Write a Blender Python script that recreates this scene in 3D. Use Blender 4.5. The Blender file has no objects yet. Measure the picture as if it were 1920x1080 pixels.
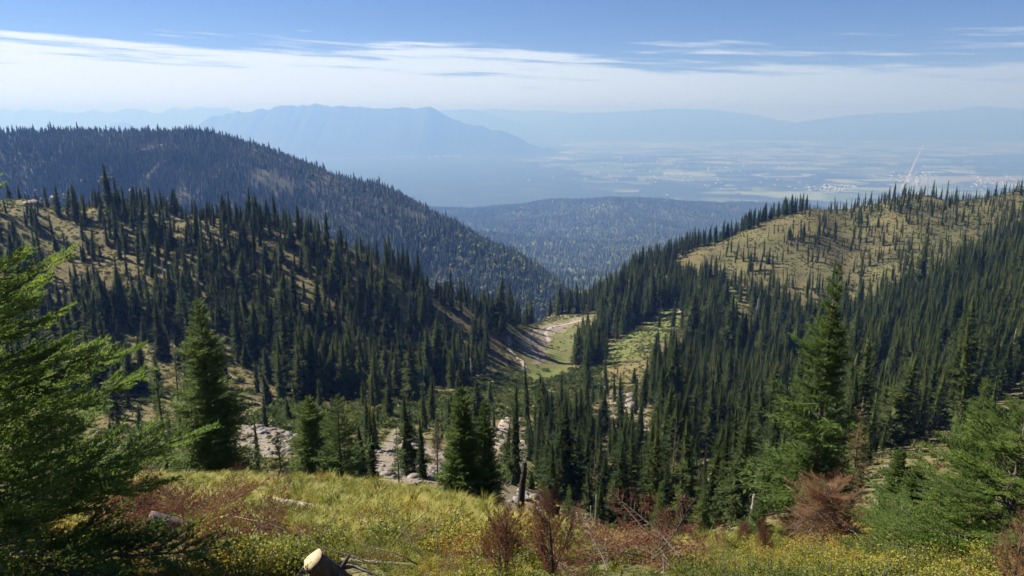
import bpy, math, random
import numpy as np
from mathutils import Vector, Matrix

# ------------------------------------------------------------------ camera, sky, sun, exposure
S = bpy.context.scene
COL = S.collection
F = 1386.0                       # focal length in photo pixels (1920 wide)
PITCH = math.radians(13.4)
SUN_AZ, SUN_EL = math.radians(-63), math.radians(40)   # azimuth from the view direction, clockwise
SUN = Vector((math.sin(SUN_AZ)*math.cos(SUN_EL), math.cos(SUN_AZ)*math.cos(SUN_EL), math.sin(SUN_EL)))
cam_d = bpy.data.cameras.new('camera'); cam = bpy.data.objects.new('camera', cam_d); COL.objects.link(cam)
cam_d.sensor_width = 36; cam_d.lens = 36*F/1920; cam_d.clip_start = 0.05; cam_d.clip_end = 500000
cam.rotation_euler = (math.pi/2 - PITCH, 0, 0)
S.camera = cam
S.view_settings.view_transform = 'Standard'; S.view_settings.look = 'None'
S.view_settings.gamma = 1; S.view_settings.exposure = 1.34
S.cycles.use_denoising = True; S.cycles.use_adaptive_sampling = True; S.cycles.adaptive_threshold = 0.02
S.cycles.max_bounces = 6; S.cycles.diffuse_bounces = 2; S.cycles.transmission_bounces = 3
S.cycles.volume_bounces = 0; S.cycles.transparent_max_bounces = 8

def nn(t, kind, **kw):
    n = t.nodes.new(kind)
    for k, v in kw.items(): setattr(n, k, v)
    return n
def math_node(t, op, a, b=None, c=None, clamp=False):
    n = nn(t, 'ShaderNodeMath', operation=op, use_clamp=clamp)
    for i, v in enumerate((a, b, c)):
        if v is None: continue
        if hasattr(v, 'is_linked'): t.links.new(v, n.inputs[i])
        else: n.inputs[i].default_value = v
    return n.outputs[0]
def ramp(t, fac, stops, interp='LINEAR'):
    n = nn(t, 'ShaderNodeValToRGB'); cr = n.color_ramp; cr.interpolation = interp
    while len(cr.elements) < len(stops): cr.elements.new(0.5)
    for e, (p, c) in zip(cr.elements, stops):
        e.position = p; e.color = tuple(c) + (1,) if not isinstance(c, (int, float)) else (c, c, c, 1)
    t.links.new(fac, n.inputs[0]); return n.outputs[0]
def mix_rgb(t, fac, a, b, blend='MIX'):
    n = nn(t, 'ShaderNodeMix', data_type='RGBA', blend_type=blend)
    for s, v in ((n.inputs[0], fac), (n.inputs[6], a), (n.inputs[7], b)):
        if hasattr(v, 'is_linked'): t.links.new(v, s)
        elif isinstance(v, (int, float)): s.default_value = v
        else: s.default_value = tuple(v) + (1,)
    return n.outputs[2]
def noise(t, vec, scale, detail=4, rough=0.55, out=0):
    n = nn(t, 'ShaderNodeTexNoise'); n.inputs['Scale'].default_value = scale
    n.inputs['Detail'].default_value = detail; n.inputs['Roughness'].default_value = rough
    if vec is not None: t.links.new(vec, n.inputs['Vector'])
    return n.outputs[out]

def make_world():
    w = bpy.data.worlds.new('World'); S.world = w; w.use_nodes = True
    t = w.node_tree; t.nodes.clear(); L = t.links
    sky = nn(t, 'ShaderNodeTexSky', sky_type='NISHITA', sun_disc=False)
    sky.sun_elevation = SUN_EL; sky.sun_rotation = SUN_AZ
    sky.altitude = 2000; sky.air_density = 1.0; sky.dust_density = 0.1; sky.ozone_density = 4.0
    co = nn(t, 'ShaderNodeTexCoord')
    sep = nn(t, 'ShaderNodeSeparateXYZ'); L.new(co.outputs['Generated'], sep.inputs[0])
    x, y, z = sep.outputs
    rad = math_node(t, 'SQRT', math_node(t, 'ADD', math_node(t, 'MULTIPLY', x, x), math_node(t, 'MULTIPLY', y, y)))
    el = math_node(t, 'DIVIDE', z, math_node(t, 'MAXIMUM', rad, 0.01))        # tangent of elevation
    az = math_node(t, 'ARCTAN2', x, y)
    # streaked cirrus: noise stretched along the horizon, a little tilted
    def streak(sa, se, detail, off, tilt=0.0):
        c = nn(t, 'ShaderNodeCombineXYZ')
        L.new(math_node(t, 'MULTIPLY', az, sa), c.inputs[0])
        L.new(math_node(t, 'MULTIPLY', math_node(t, 'ADD', el, math_node(t, 'MULTIPLY', az, tilt)), se), c.inputs[1])
        c.inputs[2].default_value = off
        return noise(t, c.outputs[0], 1.0, detail, 0.6)
    n1 = streak(2.2, 24, 5, 3.1, 0.03)
    n2 = streak(5, 95, 7, 7.7, 0.035)
    n3 = streak(1.4, 5, 2, 1.3)
    edge = math_node(t, 'ADD', math_node(t, 'MULTIPLY_ADD', az, -0.016, 0.074), math_node(t, 'MULTIPLY', math_node(t, 'SUBTRACT', n3, 0.5), 0.035))
    d = math_node(t, 'SUBTRACT', edge, el)
    base = math_node(t, 'MULTIPLY_ADD', d, 24, 0.50)
    wis = math_node(t, 'ADD', math_node(t, 'MULTIPLY', math_node(t, 'SUBTRACT', n1, 0.5), 2.4),
                    math_node(t, 'MULTIPLY', math_node(t, 'SUBTRACT', n2, 0.5), 3.4))
    deck = math_node(t, 'ADD', base, wis)
    mr = nn(t, 'ShaderNodeMapRange', interpolation_type='SMOOTHSTEP')
    L.new(deck, mr.inputs[0]); mr.inputs[1].default_value = 0.36; mr.inputs[2].default_value = 0.98
    mr.inputs[3].default_value = 0; mr.inputs[4].default_value = 0.90
    fac = mr.outputs[0]
    # thin cloud lit by the sun: brighter towards it
    dot = nn(t, 'ShaderNodeVectorMath', operation='DOT_PRODUCT'); L.new(co.outputs['Generated'], dot.inputs[0])
    dot.inputs[1].default_value = SUN
    mr2 = nn(t, 'ShaderNodeMapRange'); L.new(dot.outputs['Value'], mr2.inputs[0])
    mr2.inputs[1].default_value = -0.2; mr2.inputs[2].default_value = 0.95
    cl = ramp(t, mr2.outputs[0], [(0.0, (3.7, 4.5, 5.7)), (0.13, (4.2, 5.0, 6.2)), (0.5, (6.5, 7.3, 8.3)), (0.78, (7.7, 8.2, 8.8)), (1.0, (9.0, 9.3, 9.7))])
    # ramp colours clip at display only, values stay scene-linear
    blue = mix_rgb(t, 1.0, sky.outputs[0], (0.58, 0.62, 0.80), 'MULTIPLY')
    c2 = mix_rgb(t, fac, blue, cl)
    bg = nn(t, 'ShaderNodeBackground'); bg.inputs[1].default_value = SKY_STRENGTH
    L.new(c2, bg.inputs[0])
    out = nn(t, 'ShaderNodeOutputWorld'); L.new(bg.outputs[0], out.inputs[0])
SKY_STRENGTH = 0.05
make_world()
sun_d = bpy.data.lights.new('sun', 'SUN'); sun_d.energy = 5.0; sun_d.angle = math.radians(0.5); sun_d.color = (1, 0.94, 0.84)
sun = bpy.data.objects.new('sun', sun_d); COL.objects.link(sun)
sun.rotation_euler = SUN.to_track_quat('Z', 'Y').to_euler()

# ------------------------------------------------------------------ helpers
RNG = np.random.default_rng(7)
def tag(o, label=None, cat=None, group=None, kind=None):
    for k, v in (('label', label), ('category', cat), ('group', group), ('kind', kind)):
        if v: o[k] = v
    return o
def mesh_np(name, V, Fc, mats=(), mi=None, smooth=False):
    """V (n,3); Fc (m,3) or (m,4)"""
    V = np.asarray(V, np.float32); Fc = np.asarray(Fc, np.int32); k = Fc.shape[1]
    me = bpy.data.meshes.new(name); me.vertices.add(len(V)); me.vertices.foreach_set('co', V.ravel())
    me.loops.add(Fc.size); me.loops.foreach_set('vertex_index', Fc.ravel())
    me.polygons.add(len(Fc)); me.polygons.foreach_set('loop_start', np.arange(0, Fc.size, k, dtype=np.int32))
    for m in mats: me.materials.append(m)
    if mi is not None: me.polygons.foreach_set('material_index', np.asarray(mi, np.int32))
    if smooth: me.polygons.foreach_set('use_smooth', np.ones(len(Fc), bool))
    me.update(calc_edges=True)
    return me
def link(name, data, parent=None, loc=None):
    o = bpy.data.objects.new(name, data); COL.objects.link(o)
    if parent: o.parent = parent
    if loc is not None: o.location = loc
    return o
def grid_faces(nr, nc):
    i = np.arange(nr-1)[:, None]*nc + np.arange(nc-1)[None, :]
    return np.stack([i, i+1, i+nc+1, i+nc], -1).reshape(-1, 4)
def vnoise(x, y, seed=0):
    x = np.asarray(x, float); y = np.asarray(y, float)
    xi = np.floor(x).astype(np.int64); yi = np.floor(y).astype(np.int64); fx = x-xi; fy = y-yi
    fx = fx*fx*(3-2*fx); fy = fy*fy*(3-2*fy)
    def h(a, b):
        n = (a*374761393 + b*668265263 + seed*1442695041) & 0xffffffff
        n = ((n ^ (n >> 13))*1274126177) & 0xffffffff
        return ((n ^ (n >> 16)) & 0xffff)/65535.0
    return ((h(xi, yi)*(1-fx)+h(xi+1, yi)*fx)*(1-fy) + (h(xi, yi+1)*(1-fx)+h(xi+1, yi+1)*fx)*fy)
def fbm(x, y, octv=4, seed=0, gain=0.5):
    s = 0; a = 1; tot = 0
    for k in range(octv):
        s = s + a*(vnoise(x*2**k+k*17.3, y*2**k-k*9.1, seed+k)-0.5); tot += a; a *= gain
    return 2*s/tot
SP, CP = math.sin(PITCH), math.cos(PITCH)
def ray(px, py):
    """unit-forward ray of a photo pixel: (x per metre forward, z per metre forward)"""
    dx = (np.asarray(px, float)-960)/F; dy = (540-np.asarray(py, float))/F
    yc = CP + dy*SP
    return dx/yc, (-SP + dy*CP)/yc
def project(x, y, z):
    d = y*CP - z*SP; up = y*SP + z*CP
    d = np.where(d > 0.05, d, 0.05)
    return 960 + F*x/d, 540 - F*up/d
def at(px, py, Y):
    a, b = ray(px, py); return np.array([a*Y, Y+0*a, b*Y])
def in_poly(px, py, poly):
    r = np.zeros(np.shape(px), bool); n = len(poly)
    for i in range(n):
        x1, y1 = poly[i]; x2, y2 = poly[(i+1) % n]
        if y1 == y2: continue
        c = ((y1 > py) != (y2 > py)) & (px < (x2-x1)*(py-y1)/(y2-y1)+x1)
        r ^= c
    return r
class TPS:
    """thin plate surface through measured ground points, in perspective-scaled coordinates"""
    def __init__(s, pts, ap, vs=0.4, lam=2e-4):
        s.ap, s.vs = ap, vs
        P = np.array(pts, float); q = P[:, 1]+ap
        s.c = np.stack([P[:, 0]/q, np.log(q)*vs], 1); val = P[:, 2]/q
        n = len(P); K = s.phi(np.linalg.norm(s.c[:, None]-s.c[None], axis=2)) + lam*np.eye(n)
        A = np.zeros((n+3, n+3)); A[:n, :n] = K; A[:n, n] = 1; A[:n, n+1:] = s.c; A[n, :n] = 1; A[n+1:, :n] = s.c.T
        s.w = np.linalg.solve(A, np.concatenate([val, np.zeros(3)]))
    @staticmethod
    def phi(r): return np.where(r > 1e-9, r*r*np.log(np.maximum(r, 1e-9)), 0)
    def __call__(s, x, y):
        x = np.asarray(x, float); y = np.asarray(y, float); sh = np.broadcast(x, y).shape
        x = np.broadcast_to(x, sh).ravel(); y = np.broadcast_to(y, sh).ravel(); out = np.empty(len(x))
        n = len(s.c)
        for i in range(0, len(x), 20000):
            q = y[i:i+20000]+s.ap; w = x[i:i+20000]/q; v = np.log(q)*s.vs
            r = np.sqrt((w[:, None]-s.c[:, 0])**2 + (v[:, None]-s.c[:, 1])**2)
            out[i:i+20000] = q*(s.phi(r)@s.w[:n] + s.w[n] + s.w[n+1]*w + s.w[n+2]*v)
        return out.reshape(sh)

# ------------------------------------------------------------------ materials
def new_mat(name):
    m = bpy.data.materials.new(name); m.use_nodes = True; t = m.node_tree; t.nodes.clear()
    out = nn(t, 'ShaderNodeOutputMaterial'); return m, t, out
def leaf_mat(name, stops, trans=0.3, rough=0.6, nscale=0.6, spec=0.25, tcol=1.3, world=None):
    """foliage: colour varies between plants (random per object) and in clumps; part of the light passes through"""
    m, t, out = new_mat(name); L = t.links
    oi = nn(t, 'ShaderNodeObjectInfo'); co = nn(t, 'ShaderNodeTexCoord')
    n = noise(t, co.outputs['Object'], nscale, 3)
    f = math_node(t, 'ADD', math_node(t, 'MULTIPLY', oi.outputs['Random'], 0.5), math_node(t, 'MULTIPLY', math_node(t, 'SUBTRACT', n, 0.25), 1.0), clamp=True)
    if world:
        ge = nn(t, 'ShaderNodeNewGeometry'); wn = noise(t, ge.outputs['Position'], world, 4, 0.6)
        f = math_node(t, 'ADD', f, math_node(t, 'MULTIPLY', math_node(t, 'SUBTRACT', wn, 0.52), 2.0), clamp=True)
    c = ramp(t, f, stops)
    p = nn(t, 'ShaderNodeBsdfPrincipled'); L.new(c, p.inputs['Base Color']); p.inputs['Roughness'].default_value = rough
    p.inputs['Specular IOR Level'].default_value = spec
    if trans > 0:
        tr = nn(t, 'ShaderNodeBsdfTranslucent')
        L.new(mix_rgb(t, 1.0, c, (tcol, tcol*1.05, tcol*0.6), 'MULTIPLY'), tr.inputs[0])
        mx = nn(t, 'ShaderNodeMixShader'); mx.inputs[0].default_value = trans
        L.new(p.outputs[0], mx.inputs[1]); L.new(tr.outputs[0], mx.inputs[2]); L.new(mx.outputs[0], out.inputs[0])
    else: L.new(p.outputs[0], out.inputs[0])
    return m
def plain_mat(name, a, b, scale=8, rough=0.85, bump=0.3, bscale=None, detail=5, stretch=None, metallic=0):
    m, t, out = new_mat(name); L = t.links
    co = nn(t, 'ShaderNodeTexCoord'); v = co.outputs['Object']
    if stretch:
        mp = nn(t, 'ShaderNodeMapping'); mp.inputs['Scale'].default_value = stretch; L.new(v, mp.inputs[0]); v = mp.outputs[0]
    n = noise(t, v, scale, detail, 0.6)
    p = nn(t, 'ShaderNodeBsdfPrincipled'); L.new(ramp(t, n, [(0.3, a), (0.7, b)]), p.inputs['Base Color'])
    p.inputs['Roughness'].default_value = rough; p.inputs['Specular IOR Level'].default_value = 0.3; p.inputs['Metallic'].default_value = metallic
    if bump:
        bp = nn(t, 'ShaderNodeBump'); bp.inputs['Strength'].default_value = bump; bp.inputs['Distance'].default_value = 0.05
        L.new(noise(t, v, bscale or scale*3, 5, 0.65), bp.inputs['Height']); L.new(bp.outputs[0], p.inputs['Normal'])
    L.new(p.outputs[0], out.inputs[0]); return m
M = {}
M['fir'] = leaf_mat('fir_needles', [(0.0, (0.030, 0.044, 0.014)), (0.5, (0.058, 0.076, 0.022)), (1.0, (0.090, 0.105, 0.032))], 0.32, 0.75, 0.5, 0.08, world=0.02)
M['fir_far'] = leaf_mat('distant_fir_needles', [(0.0, (0.026, 0.042, 0.018)), (0.6, (0.055, 0.070, 0.030)), (1.0, (0.085, 0.095, 0.04))], 0.0, 0.8, 0.1, world=0.006)
M['dry_fir'] = leaf_mat('yellowing_fir_needles', [(0.0, (0.10, 0.07, 0.03)), (1.0, (0.16, 0.13, 0.05))], 0.2, 0.6, 0.5)
M['aspen'] = leaf_mat('yellow_green_leaves', [(0.0, (0.09, 0.12, 0.03)), (1.0, (0.20, 0.20, 0.06))], 0.2, 0.6, 0.2)
M['hero'] = leaf_mat('near_fir_needles', [(0.0, (0.045, 0.075, 0.020)), (0.5, (0.085, 0.125, 0.030)), (1.0, (0.14, 0.18, 0.045))], 0.40, 0.65, 1.0, 0.15)
M['shrub'] = leaf_mat('slope_shrub_leaves', [(0.0, (0.045, 0.070, 0.018)), (0.45, (0.085, 0.10, 0.025)), (0.75, (0.14, 0.12, 0.035)), (1.0, (0.17, 0.085, 0.035))], 0.25, 0.7, 0.3, world=0.05)
M['bark'] = plain_mat('fir_bark', (0.06, 0.045, 0.035), (0.16, 0.13, 0.11), 10, 0.9, 0.5, stretch=(3, 3, 0.8))
M['snag'] = plain_mat('bleached_dead_wood', (0.16, 0.145, 0.13), (0.34, 0.31, 0.28), 8, 0.85, 0.4, stretch=(4, 4, 0.6))
M['char'] = plain_mat('charred_wood', (0.018, 0.015, 0.013), (0.06, 0.05, 0.042), 9, 0.9, 0.7, stretch=(4, 4, 0.8))
M['rock'] = plain_mat('pale_rock', (0.095, 0.083, 0.075), (0.27, 0.24, 0.215), 1.6, 0.9, 0.6)
M['dirt'] = plain_mat('trail_dirt', (0.24, 0.19, 0.15), (0.38, 0.32, 0.26), 0.9, 0.95, 0.4)

# ------------------------------------------------------------------ the near bowl: measured ground points (photo column, row, metres forward)
CREST = [(-500, 905, 20), (0, 900, 20), (300, 902, 21), (500, 908, 21), (700, 920, 19), (850, 945, 17.5), (950, 972, 15.5), (1050, 1004, 13.5),
         (1200, 1022, 11.5), (1400, 1020, 11), (1550, 1012, 11), (1750, 1000, 11.5), (1950, 985, 12), (2400, 960, 13)]
PTS = []
for px, py, Y in CREST:
    a, b = ray(px, py); zc = b*Y; u = a
    for yy, zz in ((-5, 0.2), (-1.5, -1.2), (1.0, -1.75), (4.0, -2.95)):
        PTS.append((u*(yy+8)*Y/(Y+8), yy, zz))
    for f in (0.35, 0.7, 1.0):
        yy = 4+(Y-4)*f; PTS.append((u*(yy+8)*Y/(Y+8), yy, -2.95+(zc+2.95)*f))
    if px < 1500:
        yy = Y*1.35; PTS.append((u*yy, yy, b*yy*1.07))
BOWL = [  # front floor, left to right
    (-300, 930, 55), (100, 920, 55), (300, 905, 60), (350, 800, 125), (150, 755, 140), (-300, 780, 120), (500, 905, 58), (480, 805, 115), (560, 845, 85),
    (760, 915, 50), (775, 875, 72), (800, 810, 115), (850, 755, 172), (885, 722, 212), (960, 692, 262), (1010, 645, 325), (1065, 606, 395), (1045, 585, 450),
    (900, 900, 62), (950, 840, 105), (930, 780, 150), (1060, 950, 62), (1050, 880, 105), (1100, 805, 158), (1090, 735, 228), (1130, 660, 310),
    (1200, 1010, 52), (1200, 950, 82), (1200, 855, 128), (1170, 765, 190), (1250, 705, 240), (1200, 645, 310), (1250, 585, 395), (1150, 570, 440),
    (1400, 1010, 24), (1400, 965, 48), (1350, 855, 128), (1450, 905, 74), (1500, 805, 165), (1500, 705, 250), (1350, 645, 320), (1375, 572, 390),
    (1600, 975, 24), (1650, 935, 44), (1650, 885, 68), (1700, 835, 108), (1700, 705, 220), (1850, 870, 72), (1900, 805, 125), (1900, 705, 190), (1850, 605, 255), (1960, 880, 50),
    (2300, 850, 60), (2300, 700, 170), (2300, 560, 270),
    # left slope
    (50, 372, 300), (200, 384, 310), (320, 402, 302), (450, 412, 310), (560, 436, 312), (650, 470, 312), (750, 515, 316), (850, 556, 330), (930, 584, 352), (-300, 350, 300),
    (-300, 460, 260), (-300, 600, 205), (100, 455, 266), (300, 520, 242), (500, 562, 236), (700, 605, 246), (820, 645, 266), (100, 600, 206), (300, 640, 201), (500, 680, 196), (700, 722, 196), (800, 704, 224),
    (830, 752, 182), (700, 755, 172), (500, 768, 150),
    # right slope and the grassy hill
    (1200, 500, 480), (1300, 462, 500), (1420, 420, 520), (1530, 390, 530), (1700, 368, 540), (1900, 362, 555), (2300, 350, 590),
    (1280, 500, 472), (1350, 522, 440), (1450, 560, 400), (1600, 582, 368), (1600, 470, 455), (1750, 505, 402), (1850, 462, 430), (2300, 450, 420)]
SKYL = [(50, 372, 300), (200, 384, 310), (320, 402, 302), (450, 412, 310), (560, 436, 312), (650, 470, 312), (750, 515, 316), (850, 556, 330), (930, 584, 352), (-300, 350, 300), (1045, 585, 450),
        (1200, 500, 480), (1300, 462, 500), (1420, 420, 520), (1530, 390, 530), (1700, 368, 540), (1900, 362, 555), (2300, 350, 590)]
for p in BOWL: PTS.append(tuple(at(*p)))
for px, py, Y in SKYL:
    a, b = ray(px, py)
    PTS.append((a*Y*1.22, Y*1.22, (b-0.055)*Y*1.22)); PTS.append((a*Y*1.7, Y*1.7, (b-0.16)*Y*1.7))
GROUND = TPS(PTS, 8.0)
def ground(x, y):
    x = np.asarray(x, float); y = np.asarray(y, float)
    k = np.clip((y-30)/120, 0, 1)
    z = GROUND(x, y)
    z = z + k*(fbm(x/38, y/38, 4, 3)*2.6 + fbm(x/7, y/7, 2, 5)*0.4)
    near = np.clip(1-(y-18)/25, 0, 1)
    return z + near*(fbm(x/2.6, y/2.6, 3, 11)*0.16)
def gz(x, y): return float(ground(np.array([x]), np.array([y]))[0])
def ground_at(px, py, y0=3.0, y1=640):
    """first ground point under a photo pixel"""
    Y = np.exp(np.linspace(math.log(y0), math.log(y1), 700)); a, b = ray(px, py)
    h = ground(a*Y, Y) - b*Y
    i = np.argmax(h >= 0) if (h >= 0).any() else 699
    return np.array([a*Y[i], Y[i], b*Y[i]])
# cover of the ground, by where things lie on it
MEADOW = [(1000, 716), (972, 690), (975, 640), (1025, 606), (1112, 588), (1118, 618), (1078, 648), (1066, 700)]
GRAVEL = [(1000, 690), (978, 650), (985, 625), (1030, 608), (1105, 594), (1095, 604), (1040, 625), (1022, 650), (1028, 675)]
STRIP = [(1138, 650), (1180, 625), (1250, 575), (1292, 600), (1240, 640), (1180, 680), (1140, 690)]
RUN = [(1348, 542), (1368, 540), (1396, 592), (1378, 592)]
HILL = [(1262, 506), (1290, 480), (1330, 470), (1420, 425), (1530, 392), (1700, 345), (1930, 340), (1990, 350), (1990, 400), (1900, 455), (1760, 520), (1620, 592), (1490, 600), (1400, 560), (1340, 510)]
ROCKY = [(1130, 740), (1190, 738), (1222, 765), (1216, 830), (1172, 815), (1140, 785)]
BASIN = [(1310, 860), (1400, 862), (1440, 890), (1440, 940), (1330, 925), (1300, 890)]
RIGHTOPEN = [(1610, 880), (1700, 825), (1790, 800), (1830, 760), (1900, 730), (2000, 700), (2000, 1010), (1500, 1010), (1600, 960)]
SCREE = [(690, 905), (700, 850), (740, 800), (790, 835), (840, 850), (850, 900)]
LROCK = [(440, 830), (455, 798), (500, 795), (560, 815), (540, 860), (470, 860)]
FLOOR = [(440, 795), (520, 755), (700, 748), (860, 735), (900, 712), (950, 690), (1010, 690), (1130, 690), (1130, 745), (1080, 775), (930, 785), (900, 790), (760, 800), (560, 815)]
GAP = [(915, 960), (925, 800), (955, 760), (990, 800), (985, 850), (1000, 930), (1130, 975), (1100, 1010), (930, 1000)]
TRAILS = [[(952, 632), (958, 648), (955, 660), (972, 672), (986, 690), (970, 700), (940, 708), (915, 722), (895, 742), (870, 756)],
          [(1030, 640), (1022, 625), (1040, 612), (1070, 606), (1108, 600)], [(1036, 598), (1033, 584), (1034, 575)],
          [(986, 828), (960, 850), (930, 845), (945, 790), (960, 765)], [(1300, 600), (1280, 588), (1262, 578)]]
TRAIL_Y = []
def cover(px, py, x, y):
    c = np.zeros(px.shape+(4,), np.float32); c[..., 3] = 1
    jx = px + 14*fbm(x/9, y/9, 3, 21); jy = py + 9*fbm(x/9, y/9, 3, 22)
    near = y < 24
    g = np.zeros(px.shape); d = np.zeros(px.shape); o = np.clip(0.5+1.3*fbm(x/30, y/30, 4, 31), 0, 1)
    for poly, v in ((MEADOW, .42), (STRIP, .55), (RUN, 1.), (FLOOR, .75)): g = np.maximum(g, v*in_poly(jx, jy, poly))
    for poly, v in ((GRAVEL, .8), (SCREE, .95), (LROCK, .85), (ROCKY, .55), (GAP, .45), (BASIN, .45)): d = np.maximum(d, v*in_poly(jx, jy, poly))
    g = np.where(in_poly(jx, jy, HILL), 0.10, g); o = np.where(in_poly(jx, jy, HILL), 0.2+0.75*o, o)
    g = np.where((d > 0.5), g*0.2, g); d = np.where(near, 0.15, d); g = np.where(near, 0.3, g)
    br = np.clip(np.where(in_poly(jx, jy, HILL), 0.75, np.where(px < 930, 0.32, 0.3))+0.5*fbm(x/10, y/10, 3, 43), 0, 0.9); c[..., 3] = np.where(near, 0, br*(1-d))
    c[..., 0] = d; c[..., 1] = np.clip(g+0.25*fbm(x/14, y/14, 3, 41), 0, 1); c[..., 2] = o
    return c
def ground_material():
    m, t, out = new_mat('slope_ground'); L = t.links
    at_ = nn(t, 'ShaderNodeAttribute', attribute_name='cover'); sp = nn(t, 'ShaderNodeSeparateColor'); L.new(at_.outputs['Color'], sp.inputs[0])
    ge = nn(t, 'ShaderNodeNewGeometry'); pos = ge.outputs['Position']
    nA = noise(t, pos, 0.35, 6, 0.65); nB = noise(t, pos, 2.2, 5, 0.6); nC = noise(t, pos, 0.06, 4)
    dry = ramp(t, nA, [(0.25, (0.080, 0.080, 0.030)), (0.5, (0.155, 0.135, 0.055)), (0.75, (0.25, 0.205, 0.095))])
    rust = ramp(t, nB, [(0.3, (0.09, 0.052, 0.028)), (0.7, (0.18, 0.105, 0.052))])
    grn = ramp(t, nB, [(0.3, (0.050, 0.095, 0.018)), (0.7, (0.14, 0.18, 0.040))])
    drt = ramp(t, nB, [(0.25, (0.12, 0.095, 0.072)), (0.75, (0.31, 0.26, 0.21))])
    k = math_node(t, 'MULTIPLY', sp.outputs[2], math_node(t, 'MULTIPLY_ADD', nC, 2.4, -0.75), clamp=True)
    c = mix_rgb(t, k, dry, rust)
    brush = ramp(t, nB, [(0.3, (0.050, 0.048, 0.024)), (0.7, (0.105, 0.090, 0.046))])
    c = mix_rgb(t, math_node(t, 'MULTIPLY_ADD', math_node(t, 'SUBTRACT', nA, 0.5), 1.2, at_.outputs['Alpha'], clamp=True), c, brush)
    c = mix_rgb(t, math_node(t, 'MULTIPLY_ADD', math_node(t, 'SUBTRACT', nA, 0.5), 0.8, sp.outputs[1], clamp=True), c, grn)
    c = mix_rgb(t, math_node(t, 'MULTIPLY_ADD', math_node(t, 'SUBTRACT', nA, 0.5), 1.0, sp.outputs[0], clamp=True), c, drt)
    p = nn(t, 'ShaderNodeBsdfPrincipled'); L.new(c, p.inputs['Base Color']); p.inputs['Roughness'].default_value = 0.95; p.inputs['Specular IOR Level'].default_value = 0.1
    b = nn(t, 'ShaderNodeBump'); b.inputs['Strength'].default_value = 0.8; b.inputs['Distance'].default_value = 0.5
    L.new(noise(t, pos, 1.3, 6, 0.7), b.inputs['Height']); L.new(b.outputs[0], p.inputs['Normal'])
    L.new(p.outputs[0], out.inputs[0]); return m
M['ground'] = ground_material()
def build_ground():
    nr, nc = 560, 400
    q = np.exp(np.linspace(math.log(2.6), math.log(900), nr)); w = np.linspace(-1.25, 1.25, nc)
    Y = (q-8)[:, None]+0*w; X = w[None]*np.maximum(q, 7)[:, None]
    Z = ground(X, np.maximum(Y, -5.4))
    V = np.stack([X, Y, Z], -1).reshape(-1, 3)
    me = mesh_np('hillside', V, grid_faces(nr, nc), [M['ground']], smooth=True)
    px, py = project(X, Y, Z)
    a = me.color_attributes.new('cover', 'FLOAT_COLOR', 'POINT'); a.data.foreach_set('color', cover(px, py, X, Y).ravel())
    return tag(link('hillside', me), kind='structure')
build_ground()
def ribbon(name, pts, width, mat, zoff, kind='structure', zf=None, label=None):
    P = np.array(pts)
    n = max(8, int(np.sum(np.linalg.norm(np.diff(P[:, :2], axis=0), axis=1))/1.2)+2)
    s = np.concatenate([[0], np.cumsum(np.linalg.norm(np.diff(P[:, :2], axis=0), axis=1))]); tt = np.linspace(0, s[-1], n)
    X = np.interp(tt, s, P[:, 0]); Y = np.interp(tt, s, P[:, 1])
    for _ in range(6):
        X[1:-1] = (X[:-2]+2*X[1:-1]+X[2:])/4; Y[1:-1] = (Y[:-2]+2*Y[1:-1]+Y[2:])/4
    tx, ty = np.gradient(X), np.gradient(Y); l = np.hypot(tx, ty)+1e-9; nx, ny = -ty/l, tx/l
    V = []
    ks = np.linspace(-1, 1, 5)
    for k in ks:
        wv = width/2*(1+0.35*fbm(tt/6+k*3, tt*0, 2, 77))
        xx, yy = X+nx*k*wv, Y+ny*k*wv; zz = (ground(xx, yy) if zf is None else zf(xx, yy)) + zoff*(1 if abs(k) < 0.9 else -0.5)
        V.append(np.stack([xx, yy, zz], 1))
    V = np.stack(V, 1).reshape(-1, 3)
    o = link(name, mesh_np(name, V, grid_faces(n, 5), [mat], smooth=True)); tag(o, label, kind=kind); return o
for tr in TRAILS:
    ribbon('path', [ground_at(*p) for p in tr], 2.2, M['dirt'], 0.12)

# ------------------------------------------------------------------ far land: ridge, foothills, plain, mountains
PLAIN_Z = -1050.0
def forest_floor_mat(name, a, b, scale):
    m, t, out = new_mat(name); L = t.links
    ge = nn(t, 'ShaderNodeNewGeometry'); n = noise(t, ge.outputs['Position'], scale, 6, 0.6)
    p = nn(t, 'ShaderNodeBsdfPrincipled'); L.new(ramp(t, n, [(0.35, a), (0.68, b)]), p.inputs['Base Color']); p.inputs['Roughness'].default_value = 0.95
    p.inputs['Specular IOR Level'].default_value = 0.05
    L.new(p.outputs[0], out.inputs[0]); return m
M['ridge'] = forest_floor_mat('ridge_floor', (0.045, 0.048, 0.03), (0.105, 0.098, 0.072), 0.012)
M['foot'] = forest_floor_mat('foothill_floor', (0.06, 0.075, 0.035), (0.13, 0.14, 0.065), 0.004)
M['mount'] = forest_floor_mat('mountain_forest', (0.030, 0.042, 0.022), (0.055, 0.065, 0.035), 0.0006)
RIDGE = [(-700, 250, 1500), (-300, 245, 1500), (0, 250, 1480), (150, 250, 1460), (290, 252, 1450), (370, 250, 1480), (450, 270, 1470), (560, 310, 1430), (700, 362, 1370), (850, 432, 1270), (960, 490, 1180), (1040, 540, 1120), (1130, 610, 1050), (1200, 680, 1000)]
RIDGE_C = np.array([at(*p) for p in RIDGE])
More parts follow.
